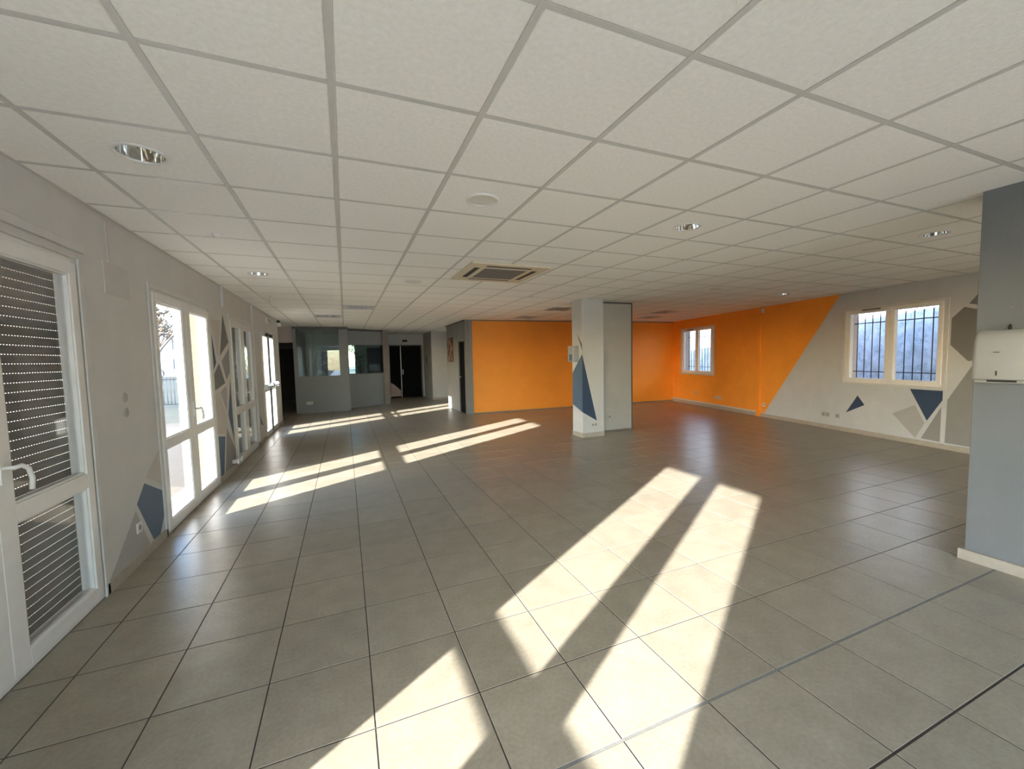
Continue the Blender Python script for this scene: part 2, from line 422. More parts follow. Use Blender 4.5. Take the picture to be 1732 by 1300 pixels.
def ctile(bm, x0, x1, y0, y1, z0, hole=0):
    """tegular tile: face drops a little between the bars"""
    e = 0.0135; q = 0.0035
    drop = 0.0035
    A = [(x0+e, y0+e), (x1-e, y0+e), (x1-e, y1-e), (x0+e, y1-e)]
    B = [(x0+e+q, y0+e+q), (x1-e-q, y0+e+q), (x1-e-q, y1-e-q), (x0+e+q, y1-e-q)]
    O = [(x0+0.002, y0+0.002), (x1-0.002, y0+0.002), (x1-0.002, y1-0.002), (x0+0.002, y1-0.002)]
    top = [bm.verts.new((x, y, z0+CT)) for x, y in O]
    lip = [bm.verts.new((x, y, z0)) for x, y in O]
    a = [bm.verts.new((x, y, z0)) for x, y in A]
    b = [bm.verts.new((x, y, z0-drop)) for x, y in B]
    for p, q2 in ((top, lip), (lip, a), (a, b)):
        for i in range(4):
            k = (i+1) % 4; bm.faces.new((p[i], p[k], q2[k], q2[i]))
    if not hole:
        bm.faces.new(b); bm.faces.new(top[::-1])
    else:
        cx, cy = (x0+x1)/2, (y0+y1)/2
        n = 40
        c = [bm.verts.new((cx+hole*math.cos(2*math.pi*i/n+math.pi/4), cy+hole*math.sin(2*math.pi*i/n+math.pi/4), z0-drop)) for i in range(n)]
        order = [2, 3, 0, 1]      # corner at 45deg is index 2
        for s in range(4):
            v0, v1 = b[order[s]], b[order[(s+1) % 4]]
            arc = [c[(s*10+t) % n] for t in range(11)]
            for t in range(5): bm.faces.new((v0, arc[t+1], arc[t]))
            for t in range(5, 10): bm.faces.new((v1, arc[t+1], arc[t]))
            bm.faces.new((v0, v1, arc[5]))
cache = {}
for t in ctiles[:300]:
    _, x0, x1, y0, y1, ij = t
    k = (round(x1-x0, 4), round(y1-y0, 4), HOLES.get(ij, 0))
    if k not in cache:
        b2 = nb(); ctile(b2, -k[0]/2, k[0]/2, -k[1]/2, k[1]/2, 0, k[2])
        bmesh.ops.recalc_face_normals(b2, faces=b2.faces[:])
        me = bpy.data.meshes.new('ceiling_tile'); b2.to_mesh(me); b2.free(); me.materials.append(M_CEIL); cache[k] = me
    place('ceiling_tile', cache[k], ((x0+x1)/2, (y0+y1)/2, CZ), ceiling)
bm = nb()
for t in ctiles[300:]: ctile(bm, *t[1:5], CZ)
tag(obj('distant_ceiling_tiles', bm, M_CEIL, ceiling), kind='stuff')
# perimeter angle along the left wall
sbox('edge_trim', M_TBAR, ceiling, XL, XL+0.022, -4.5, 11.75, H-0.0005, H+0.02)

# ---- walls
WIN = {'W0': (-0.74, 0.90), 'A': (1.79, 3.43), 'B': (4.43, 6.07), 'C': (7.00, 8.52), 'D': (9.38, 10.95)}
WTOP = 2.20
def wall_y(bm, x0, x1, ya, yb, z0, z1, ops):
    """wall along y with openings (ya, yb, za, zb)"""
    cuts = sorted(ops); y = ya
    for (a, b, za, zb) in cuts:
        if a > y: box(bm, x0, x1, y, a, z0, z1)
        if za > z0: box(bm, x0, x1, a, b, z0, za)
        if zb < z1: box(bm, x0, x1, a, b, zb, z1)
        y = b
    if y < yb: box(bm, x0, x1, y, yb, z0, z1)
ops = [(a, b, 0.0, WTOP) for a, b in WIN.values()]
bm = nb(); wall_y(bm, XL-0.08, XL, -4.5, 11.75, -0.005, SLAB, ops)
wall_left = struct('wall_left', bm, W_WHITE, 'white plaster wall with tall glazed doors along the left', cat='wall')
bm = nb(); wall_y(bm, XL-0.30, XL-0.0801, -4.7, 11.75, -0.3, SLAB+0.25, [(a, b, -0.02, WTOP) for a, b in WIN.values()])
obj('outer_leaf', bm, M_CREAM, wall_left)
# corridor walls at the end of the left wall
bm = nb()
box(bm, -2.95, -2.65, 11.45, 18.3, -0.005, SLAB)
box(bm, -2.65, -1.83, 11.45, 11.75, -0.005, SLAB)
box(bm, -2.65, -1.40, 18.0, 18.3, -0.005, SLAB)
box(bm, -1.40, -1.25, 17.2, 18.3, -0.005, SLAB)
struct('wall_corridor', bm, mat('dim_corridor_paint', (0.45, 0.38, 0.33, 1), 0.8, 0.06, 2), 'pinkish beige wall of the dim corridor at the far left', cat='wall')
# right wall (local shader frame: orange part beyond a slanted edge)
def right_mat():
    M = bpy.data.materials.new('right_wall_orange_and_white_paint'); M.use_nodes = True
    nt = M.node_tree; N = nt.nodes; L = nt.links; bs = N['Principled BSDF']; bs.inputs['Roughness'].default_value = 0.65
    g = N.new('ShaderNodeNewGeometry')
    sp = N.new('ShaderNodeSeparateXYZ'); L.new(g.outputs['Position'], sp.inputs[0])
    # s = ((x-8.74)*RK + (y-5))/RN
    m1 = N.new('ShaderNodeMath'); m1.operation = 'MULTIPLY_ADD'; m1.inputs[1].default_value = RK/RN; m1.inputs[2].default_value = -8.74*RK/RN-5/RN
    L.new(sp.outputs[0], m1.inputs[0])
    m2 = N.new('ShaderNodeMath'); m2.operation = 'MULTIPLY_ADD'; m2.inputs[1].default_value = 1/RN; L.new(sp.outputs[1], m2.inputs[0]); L.new(m1.outputs[0], m2.inputs[2])
    k = (1.58+0.21)/(2.59-0.11)          # edge: s = 1.58 - k (z-0.11)
    m3 = N.new('ShaderNodeMath'); m3.operation = 'MULTIPLY_ADD'; m3.inputs[1].default_value = k; L.new(sp.outputs[2], m3.inputs[0]); L.new(m2.outputs[0], m3.inputs[2])
    m4 = N.new('ShaderNodeMath'); m4.operation = 'GREATER_THAN'; m4.inputs[1].default_value = 1.58+0.11*k; L.new(m3.outputs[0], m4.inputs[0])
    n = N.new('ShaderNodeTexNoise'); n.inputs['Scale'].default_value = 2.2; n.inputs['Detail'].default_value = 8; n.inputs['Roughness'].default_value = 0.7
    L.new(g.outputs['Position'], n.inputs['Vector'])
    r = N.new('ShaderNodeMapRange'); r.inputs[1].default_value = 0.35; r.inputs[2].default_value = 0.75; r.inputs[3].default_value = 1.03; r.inputs[4].default_value = 0.9
    L.new(n.outputs['Fac'], r.inputs[0])
    mx = N.new('ShaderNodeMix'); mx.data_type = 'RGBA'; mx.inputs[6].default_value = W_RIGHT_WHITE; mx.inputs[7].default_value = ORANGE
    L.new(m4.outputs[0], mx.inputs[0])
    v = N.new('ShaderNodeVectorMath'); v.operation = 'SCALE'; L.new(mx.outputs[2], v.inputs[0]); L.new(r.outputs[0], v.inputs['Scale'])
    L.new(v.outputs[0], bs.inputs['Base Color'])
    return M
RWIN = [(-1.88, -0.31, 0.93, 2.25), (3.42, 5.0, 0.93, 2.28)]
bm = nb()
def rwall(bm, d0, d1, z0, z1, s0, s1):
    s = s0
    for (a, b, za, zb) in RWIN:
        box(bm, s, a, d0, d1, z0, z1, T=RW); box(bm, a, b, d0, d1, z0, za, T=RW); box(bm, a, b, d0, d1, zb, z1, T=RW); s = b
    box(bm, s, s1, d0, d1, z0, z1, T=RW)
rwall(bm, -0.075, 0.0, -0.005, SLAB, -9.7, 5.9)
wall_right = struct('wall_right', bm, right_mat(), 'slanting right wall painted orange then white with two barred windows', cat='wall')
bm = nb(); rwall(bm, -0.30, -0.0751, -0.3, SLAB, -9.7, 5.9)
obj('outer_leaf', bm, mat('grey_facade_render', (0.50, 0.47, 0.46, 1), 0.9, 0.08, 10, 0.4, 120), wall_right)
# orange back wall of the hall
P0, P1 = Vector((3.13, 10.70)), Vector((9.97, 10.345))
du = (P1-P0).normalized(); dn = Vector((-du.y, du.x))
def OW(a, b, c): q = P0 + du*a + dn*b; return (q.x, q.y, c)
LO = (P1-P0).length
bm = nb(); box(bm, 0, LO+0.1, 0, 0.12, -0.005, SLAB, T=OW)
wall_back_orange = struct('wall_back', bm, M_ORANGE, 'plain orange partition wall across the back right', cat='wall')
sbox('top_profile', M_BROWN, wall_back_orange, 0, LO-0.01, -0.012, 0, H-0.03, H-0.001, T=OW)
sbox('foot_profile', M_BROWN, wall_back_orange, 0, LO-0.01, -0.008, 0, 0.0, 0.03, T=OW)
# grey return of the orange partition, with a doorway
bm = nb(); wall_y(bm, 3.03, 3.13, 10.70, 12.83, -0.005, SLAB, [(10.77, 11.42, 0.0, 2.02)])
box(bm, 3.13, 3.23, 10.685, 10.80, -0.005, SLAB)
box(bm, 3.13, 9, 12.73, 12.83, -0.005, SLAB)
wall_return = struct('wall_grey_return', bm, M_PART, 'grey panel partition returning from the orange wall with a dark doorway', cat='wall')
sbox('top_profile', M_PARTD, wall_return, 3.022, 3.03, 10.70, 12.83, H-0.035, H-0.001)
sbox('corner_profile', M_BROWN, wall_return, 3.02, 3.03, 10.69, 10.76, 0, H-0.036)
for yy in (11.55, 12.1): sbox('panel_joint', M_BROWN, wall_return, 3.026, 3.03, yy, yy+0.018, 2.05 if yy < 11.9 else 2.2, H-0.036)
# white wall facing the hall beyond, side wall and end wall
bm = nb(); box(bm, 3.03, 9.0, 15.3, 15.42, -0.005, SLAB)
struct('wall_far_white', bm, W_WHITE, 'short white wall stretch behind the grey partition at the far end', cat='wall')
bm = nb(); box(bm, 3.03, 3.13, 15.43, 17.2, -0.005, SLAB)
struct('wall_far_side', bm, M_COLG, 'grey side wall beside the black entrance doors', cat='wall')
bm = nb(); box(bm, 1.30, 1.60, 17.0, 17.2, -0.005, SLAB); box(bm, 2.95, 3.03, 17.0, 17.2, -0.005, SLAB); box(bm, 1.60, 2.95, 17.0, 17.2, 2.14, SLAB)
struct('wall_entrance', bm, W_WHITE, 'pale wall above and around the black double doors', cat='wall')
# near grey pier on the right
bm = nb(); box(bm, 4.08, 4.45, 0.35, 1.405, -0.005, SLAB)
wall_pillar = struct('wall_pillar', bm, M_GREY, 'blue-grey painted pier at the right edge with a towel dispenser', 0.004, cat='wall')
# wall behind the camera with an added, unseen window that brings in fill daylight
SX0, SX1, NP = -1.2, 3.6, 4
bm = nb()
box(bm, -1.83, SX0, -4.8, -4.5, -0.005, SLAB); box(bm, SX1, 7.0, -4.8, -4.5, -0.005, SLAB); box(bm, SX0, SX1, -4.8, -4.5, 2.42, SLAB); box(bm, SX0, SX1, -4.8, -4.5, -0.005, 0.08)
struct('wall_front', bm, W_WHITE, 'white wall with an added fill-light window behind the viewer', cat='wall')
w6 = empty('added_fill_window', ((SX0+SX1)/2, -4.65, 0.08), 'wide unseen window added for fill light behind the viewer', 'window', None, 'structure')
bm = nb()
box(bm, SX0, SX1, -4.69, -4.62, 0.08, 0.16); box(bm, SX0, SX1, -4.69, -4.62, 2.34, 2.42)
for k in range(NP+1):
    x = SX0 + k*(SX1-SX0-0.07)/NP; box(bm, x, x+0.07, -4.69, -4.62, 0.16, 2.34)
obj('frame', bm, M_PVC, w6)
for k in range(NP):
    pw_ = (SX1-SX0-0.07)/NP; x = SX0+0.07+k*pw_; sbox('pane', M_GLASS, w6, x, x+pw_-0.07, -4.658, -4.652, 0.16, 2.34)

# ---- office box at the far end
OFF = empty('wall_office', (-0.6, 13.5, 0), 'grey office partition with glazed upper half at the far end', 'partition', None, 'structure')
def part_panel(name, mt, x0, x1, z0, z1, y=13.5, d=0.06): return sbox(name, mt, OFF, x0, x1, y, y+d, z0, z1)
part_panel('lower_panel', M_PART, -1.39, 0.09, 0.0, 1.07)
part_panel('post', M_PART, -1.39, -1.31, 1.071, 2.50)
part_panel('post', M_PART, -0.15, 0.09, 1.071, 2.50)
part_panel('head_profile', M_PARTD, -1.39, 0.11, 2.501, H-0.001, 13.485, 0.08)
part_panel('sill_profile', M_PART, -1.31, -0.15, 1.071, 1.10, 13.49, 0.08)
part_panel('corner_profile', M_BROWN, 0.09, 0.115, 0, 2.50, 13.49, 0.08)
part_panel('glazing_bar', M_PART, -0.86, -0.835, 1.10, 2.50, 13.51, 0.04)
part_panel('pane', M_GLASS2, -1.31, -0.86, 1.10, 2.50, 13.528, 0.006)
part_panel('pane', M_GLASS2, -0.835, -0.15, 1.10, 2.50, 13.528, 0.006)
# second, set back and turned part
Q0, Q1 = Vector((0.10, 13.62)), Vector((1.27, 14.85)); qu = (Q1-Q0).normalized(); qn = Vector((-qu.y, qu.x)); LQ = (Q1-Q0).length
Q0, Q1 = Vector((0.10, 14.15)), Vector((1.24, 14.80)); qu = (Q1-Q0).normalized(); qn = Vector((-qu.y, qu.x)); LQ = (Q1-Q0).length
def QW(a, b, c): q = Q0+qu*a+qn*b; return (q.x, q.y, c)
sbox('lower_panel', M_PART, OFF, 0, LQ, 0, 0.06, 0, 1.09, T=QW)
sbox('sill_profile', M_PARTD, OFF, 0, LQ, -0.01, 0.07, 1.09, 1.12, T=QW)
sbox('pane', M_GLASS2, OFF, 0, LQ, 0.027, 0.033, 1.12, 2.06, T=QW)
sbox('upper_panel', M_PART, OFF, 0, LQ, 0, 0.06, 2.06, 2.51, T=QW)
sbox('head_profile', M_PARTD, OFF, 0, LQ, -0.012, 0.07, 2.511, H-0.001, T=QW)
sbox('return_panel', M_PART, OFF, 0.05, 0.11, 13.57, 14.2, 0, H-0.002)
sbox('end_post', M_BROWN, OFF, 1.235, 1.42, 14.75, 14.93, 0, H-0.002)
sbox('return_panel', M_PART, OFF, 1.33, 1.39, 14.93, 17.0, 0, H-0.002)
sbox('return_panel', M_PART, OFF, -1.39, -1.33, 13.56, 17.0, 0, H-0.002)
bm = nb(); box(bm, -1.39, 0.02, 17.0, 17.2, -0.005, SLAB); box(bm, 0.40, 1.30, 17.0, 17.2, -0.005, SLAB); box(bm, 0.02, 0.40, 17.0, 17.2, -0.005, 0.6); box(bm, 0.02, 0.40, 17.0, 17.2, 2.2, SLAB)
struct('wall_office_back', bm, M_MINT, 'pale back wall seen inside the glazed office', cat='wall')
w7 = empty('office_fill_window', (0.21, 17.1, 0.6), 'narrow window added to light the back of the glazed office', 'window', None, 'structure')
bm = nb()
box(bm, 0.02, 0.40, 17.06, 17.12, 0.6, 0.66); box(bm, 0.02, 0.40, 17.06, 17.12, 2.14, 2.2); box(bm, 0.02, 0.06, 17.06, 17.12, 0.66, 2.14); box(bm, 0.36, 0.40, 17.06, 17.12, 0.66, 2.14)
obj('frame', bm, M_PVC, w7); sbox('pane', M_GLASS, w7, 0.06, 0.36, 17.085, 17.091, 0.66, 2.14)  # window made up to let daylight into the office
# header over the corridor mouth
bm = nb(); box(bm, -2.65, -1.39, 13.6, 13.72, 2.11, SLAB); box(bm, -2.65, -2.2, 13.6, 13.72, -0.005, 2.11)
struct('wall_corridor_header', bm, mat('beige_header_paint', (0.52, 0.45, 0.40, 1), 0.8, 0.05, 2), 'beige header panel above the corridor opening', cat='wall')
# corridor end door
d4 = empty('door_4', (-2.1, 17.98, 0), 'dark brown door at the end of the dim corridor', 'door', None, 'structure')
sbox('leaf', M_BROWND, d4, -2.45, -1.62, 17.96, 18.0, 0.06, 2.06); sbox('threshold', M_PARTD, d4, -2.5, -1.55, 17.95, 18.0, 0, 0.06)
sbox('handle', M_METAL, d4, -1.75, -1.65, 17.93, 17.96, 1.02, 1.04)

# ---- baseboards
def baseb(name, *a, T=ID, label=''):
    bm = nb(); box(bm, *a, T=T); return struct(name, bm, M_BASE, label, 0.002, 'baseboard')
prev = -4.5; segs = []
for a, b in WIN.values():
    segs.append((prev, a)); prev = b
segs.append((prev, 11.75))
names = ['behind the viewer', 'between the two near doors left of the viewer', 'between the shuttered near door and the open glazed door', 'below the grey mural before the second shuttered door', 'before the exit door', 'past the exit door']
for k, (a, b) in enumerate(segs):
    baseb('baseboard_left', XL, XL+0.012, a+0.002, b-0.002, 0, 0.075, label='beige tile baseboard on the left wall ' + names[k])
b1 = baseb('baseboard_right', -9.5, 1.70, 0, 0.012, 0, 0.078, T=RW, label='beige tile baseboard under the white part of the right wall')
b2_ = baseb('baseboard_right', 1.82, 5.46, 0, 0.025, 0, 0.085, T=RW, label='raised beige baseboard under the orange part of the right wall')
bm = nb(); box(bm, 1.82, 5.46, 0, 0.03, 0.086, 0.12, T=RW); obj('cap', bm, M_BASETOP, b2_)  # pale strip coloured to stand for the plinth's lit top edge
baseb('baseboard_pillar', 4.052, 4.08, 0.33, 1.43, 0, 0.075, label='beige tile baseboard along the blue-grey pier')
baseb('baseboard_far', 3.04, 9.0, 15.285, 15.3, 0, 0.08, label='baseboard of the short white wall at the far end')

# ================================================================== LEFT GLAZED DOORS (windows)
def curve_handle(bm, x, y, z, s=1):
    box(bm, x, x+0.012, y-0.016, y+0.016, z-0.075, z+0.075)
    tube(bm, [(x+0.01, y, z), (x+0.05, y, z), (x+0.058, y+s*0.03, z+0.004), (x+0.058, y+s*0.075, z-0.02), (x+0.058, y+s*0.095, z-0.075), (x+0.056, y+s*0.09, z-0.13)], 0.0105, 8)
slat_cache = {}
def shutter(win, y0, y1, ztop, zbot):
    sh = empty('roller_shutter', (XL-0.112, (y0+y1)/2, zbot)); sh.parent = win; sh.location = ORG[sh]-ORG[win]
    P = 0.05; n = int((ztop-zbot)/P)
    w = round(y1-y0-0.02, 3)
    if w not in slat_cache:
        b2 = nb()
        t = 0.0055; hgt = P-0.0045
        # slightly curved body
        prof = [(-t, 0), (-t*1.25, hgt*0.3), (-t*1.25, hgt*0.7), (-t, hgt), (t, hgt), (t*0.8, hgt*0.7), (t*0.8, hgt*0.3), (t, 0)]
        lo = [b2.verts.new((p[0], -w/2, p[1])) for p in prof]; hi = [b2.verts.new((p[0], w/2, p[1])) for p in prof]
        b2.faces.new(lo); b2.faces.new(hi[::-1])
        for i in range(8): k = (i+1) % 8; b2.faces.new((lo[i], lo[k], hi[k], hi[i]))
        y = -w/2
        while y < w/2-0.012:
            box(b2, -t*0.7, t*0.3, y, y+0.011, hgt, P+0.0005); y += 0.021
        bmesh.ops.recalc_face_normals(b2, faces=b2.faces[:])
        me = bpy.data.meshes.new('slat'); b2.to_mesh(me); b2.free(); me.materials.append(M_SLAT); slat_cache[w] = me
    for k in range(n):
        place('slat', slat_cache[w], (XL-0.094, (y0+y1)/2, zbot+k*P), sh)
    sbox('bottom_bar', M_SLAT, sh, XL-0.101, XL-0.087, y0+0.01, y1-0.01, zbot-0.0205, zbot-0.0005)
def french_window(name, y0, y1, label, shut=False, handle_z=1.05):
    w = empty(name, (XL, (y0+y1)/2, 0), label, 'window', None, 'structure')
    xo, xi = XL-0.075, XL-0.004
    fw = 0.055
    bm = nb()
    box(bm, xo, xi, y0, y0+fw, 0, WTOP); box(bm, xo, xi, y1-fw, y1, 0, WTOP)
    box(bm, xo, xi, y0+fw, y1-fw, WTOP-fw, WTOP); box(bm, xo, xi, y0+fw, y1-fw, 0, 0.045)
    obj('frame', bm, M_PVC, w, 0.003)
    # casing strips on the room side
    bm = nb(); cw = 0.035
    box(bm, XL+0.0005, XL+0.012, y0-cw, y0+0.012, 0.0, WTOP+cw); box(bm, XL+0.0005, XL+0.012, y1-0.012, y1+cw, 0.0, WTOP+cw)
    box(bm, XL+0.0005, XL+0.012, y0+0.012, y1-0.012, WTOP-0.012, WTOP+cw)
    if name == 'window_2': box(bm, XL+0.0005, XL+0.03, y0-cw, y1+cw, WTOP+cw, WTOP+0.085)
    obj('casing', bm, M_PVC2, w, 0.003)
    mid = (y0+y1)/2
    sx0, sx1 = XL-0.064, XL+0.012
    for side in (0, 1):
        a = y0+fw-0.012 if side == 0 else mid+0.002
        b = mid-0.002 if side == 0 else y1-fw+0.012
        inner = 0.105 if side == 0 else 0.112
        outer = 0.068
        ga = a+(outer if side == 0 else inner); gb = b-(inner if side == 0 else outer)
        bm = nb()
        z0, z1 = 0.035, WTOP-0.043
        box(bm, sx0, sx1, a, ga, z0, z1); box(bm, sx0, sx1, gb, b, z0, z1)
        box(bm, sx0, sx1, ga, gb, z0, 0.115); box(bm, sx0, sx1, ga, gb, z1-0.075, z1); box(bm, sx0, sx1, ga, gb, 0.765, 0.855)
        # glazing beads
        for (za, zb) in ((0.115, 0.765), (0.855, z1-0.075)):
            box(bm, XL-0.018, XL+0.004, ga, ga+0.012, za, zb); box(bm, XL-0.018, XL+0.004, gb-0.012, gb, za, zb)
            box(bm, XL-0.018, XL+0.004, ga+0.012, gb-0.012, za, za+0.012); box(bm, XL-0.018, XL+0.004, ga+0.012, gb-0.012, zb-0.012, zb)
        sash = obj('sash', bm, M_PVC, w, 0.003)
        for (za, zb) in ((0.115, 0.765), (0.855, z1-0.075)):
            sbox('pane', M_GLASS, sash, XL-0.030, XL-0.024, ga-0.006, gb+0.006, za-0.006, zb+0.006)
        if side == 1:
            bm = nb(); curve_handle(bm, sx1, a+0.035, handle_z, 1); obj('handle', bm, M_PVC, sash)
    # outside guide rails
    for yy in (y0+0.0005, y1-0.0405):
        sbox('shutter_rail', M_SLAT if shut else M_PVC, w, XL-0.108, XL-0.0805, yy, yy+0.045, 0.0, WTOP-0.001)
    sbox('outer_sill', M_PVC2, w, XL-0.36, XL-0.0805, y0+0.001, y1-0.001, -0.019, 0.02)
    if shut: shutter(w, y0+0.03, y1-0.03, WTOP-0.02, 0.045)
    else: sbox('rolled_shutter_end', M_SLAT, w, XL-0.101, XL-0.087, y0+0.046, y1-0.046, WTOP-0.09, WTOP-0.001)
    return w
french_window('window_1', *WIN['W0'], 'unshuttered glazed double door left of the viewer, out of frame')
french_window('window_2', *WIN['A'], 'nearest white glazed double door with its grey roller shutter closed', True)
french_window('window_3', *WIN['B'], 'white glazed double door open to daylight with fence visible outside')
french_window('window_4', *WIN['C'], 'farther white glazed double door with closed shutter beyond the mural', True)
# exit door with panic bars
y0, y1 = WIN['D']
d1 = empty('door_1', (XL, (y0+y1)/2, 0), 'white glazed exit door with panic bars at the end of the left wall', 'door', None, 'structure')
bm = nb()
box(bm, XL-0.075, XL-0.004, y0, y0+0.055, 0, WTOP); box(bm, XL-0.075, XL-0.004, y1-0.055, y1, 0, WTOP); box(bm, XL-0.075, XL-0.004, y0+0.055, y1-0.055, WTOP-0.055, WTOP); box(bm, XL-0.075, XL-0.004, y0+0.055, y1-0.055, 0, 0.03)
obj('frame', bm, M_PVC, d1, 0.003)
bm = nb(); box(bm, XL+0.0005, XL+0.012, y0-0.035, y0+0.01, 0, WTOP+0.035); box(bm, XL+0.0005, XL+0.012, y1-0.01, y1+0.035, 0, WTOP+0.035); box(bm, XL+0.0005, XL+0.012, y0+0.01, y1-0.01, WTOP-0.01, WTOP+0.035)
obj('casing', bm, M_PVC2, d1, 0.003)
mid = (y0+y1)/2
M_DGREY = mat('dark_grey_door_stile', (0.16, 0.17, 0.185, 1), 0.4, 0.05, 10)
for side in (0, 1):
    a = y0+0.045 if side == 0 else mid+0.002; b = mid-0.002 if side == 0 else y1-0.045
    o_, i_ = 0.075, 0.11
    ga = a+(o_ if side == 0 else i_); gb = b-(i_ if side == 0 else o_)
    bm = nb(); x0, x1 = XL-0.06, XL+0.008
    box(bm, x0, x1, a, ga, 0.02, WTOP-0.045); box(bm, x0, x1, gb, b, 0.02, WTOP-0.045)
    box(bm, x0, x1, ga, gb, 0.02, 0.12); box(bm, x0, x1, ga, gb, WTOP-0.13, WTOP-0.045); box(bm, x0, x1, ga, gb, 0.93, 1.02)
    lf = obj('leaf', bm, M_PVC, d1, 0.003)
    sbox('pane', M_GLASS, lf, XL-0.03, XL-0.024, ga-0.005, gb+0.005, 0.115, 0.935); sbox('pane', M_GLASS, lf, XL-0.03, XL-0.024, ga-0.005, gb+0.005, 1.015, WTOP-0.125)
    sa, sb = (gb+0.01, b) if side == 0 else (a, ga-0.01)
    sbox('meeting_stile_cover', M_DGREY, lf, x1+0.0005, x1+0.01, sa, sb, 0.05, WTOP-0.06)
    bm = nb(); box(bm, x1, x1+0.07, a+0.02, a+0.07, 0.99, 1.09); box(bm, x1, x1+0.07, b-0.09, b-0.04, 0.99, 1.09)
    tube(bm, [(x1+0.06, a+0.03, 1.06), (x1+0.085, a+0.08, 1.03), (x1+0.085, b-0.12, 1.03), (x1+0.06, b-0.06, 1.06)], 0.018, 8)
    obj('panic_bar', bm, M_PVC if side else M_METAL, lf)
    bm = nb(); box(bm, x1, x1+0.05, (gb-0.2 if side == 0 else ga-0.02), (gb+0.03 if side == 0 else ga+0.2), WTOP-0.12, WTOP-0.06); obj('door_closer', bm, M_DARK, lf)

# ================================================================== RIGHT WINDOWS
def right_window(name, s0, s1, z0, z1, gl, gr, label):
    w = empty(name, RW((s0+s1)/2, 0, z0), label, 'window', None, 'structure')
    fw = 0.05
    bm = nb()
    for q in ((s0, s0+fw, z0, z1), (s1-fw, s1, z0, z1), (s0+fw, s1-fw, z0, z0+fw), (s0+fw, s1-fw, z1-fw, z1)): box(bm, q[0], q[1], -0.07, 0.0, q[2], q[3], T=RW)
    obj('frame', bm, M_PVC, w, 0.003)
    bm = nb(); cw = 0.03
    for q in ((s0-cw, s0+0.01, z0-cw, z1+cw), (s1-0.01, s1+cw, z0-cw, z1+cw), (s0+0.01, s1-0.01, z0-cw, z0+0.01), (s0+0.01, s1-0.01, z1-0.01, z1+cw)): box(bm, q[0], q[1], 0.0005, 0.014, q[2], q[3], T=RW)
    obj('casing', bm, M_PVC2, w, 0.003)
    mid = (s0+s1)/2
    for (a, b, g) in ((s0+fw-0.01, mid-0.001, gl), (mid+0.001, s1-fw+0.01, gr)):
        bm = nb(); za, zb = z0+fw-0.01, z1-fw+0.01
        gz0, gz1 = z0+0.09, z1-0.075
        box(bm, a, g[0], -0.055, 0.016, za, zb, T=RW); box(bm, g[1], b, -0.055, 0.016, za, zb, T=RW)
        box(bm, g[0], g[1], -0.055, 0.016, za, gz0, T=RW); box(bm, g[0], g[1], -0.055, 0.016, gz1, zb, T=RW)
        sa = obj('sash', bm, M_PVC, w, 0.003)
        sbox('pane', M_GLASS, sa, g[0]-0.005, g[1]+0.005, -0.022, -0.016, gz0-0.005, gz1+0.005, T=RW)
    sbox('top_vent', M_DGREY, w, mid+0.15, mid+0.45, 0.0165, 0.03, z1-0.035, z1-0.012, T=RW)
    gr_ = empty('security_grille', RW(mid, -0.2, z0)); gr_.parent = w; gr_.location = ORG[gr_]-ORG[w]
    n = 12
    for k in range(n):
        s = s0+0.06+k*(s1-s0-0.12)/(n-1)
        bm = nb(); tube(bm, [RW(s, -0.22, z0+0.02), RW(s, -0.22, z1-0.09)], 0.008, 6); obj('bar', bm, M_IRON, gr_)
    for z in (z0+0.20, z1-0.24):
        bm = nb(); box(bm, s0+0.001, s1-0.001, -0.229, -0.211, z-0.008, z+0.008, T=RW); obj('rail', bm, M_IRON, gr_)
    sbox('outer_sill', M_PVC2, w, s0+0.001, s1-0.001, -0.33, -0.0705, z0+0.0005, z0+0.025, T=RW)
right_window('window_5', -1.88, -0.31, 0.93, 2.25, (-1.78, -1.17), (-1.03, -0.43), 'large barred window in the white part of the right wall')
right_window('window_8', 3.42, 5.0, 0.93, 2.28, (3.55, 4.13), (4.27, 4.86), 'barred window in the orange part of the right wall')

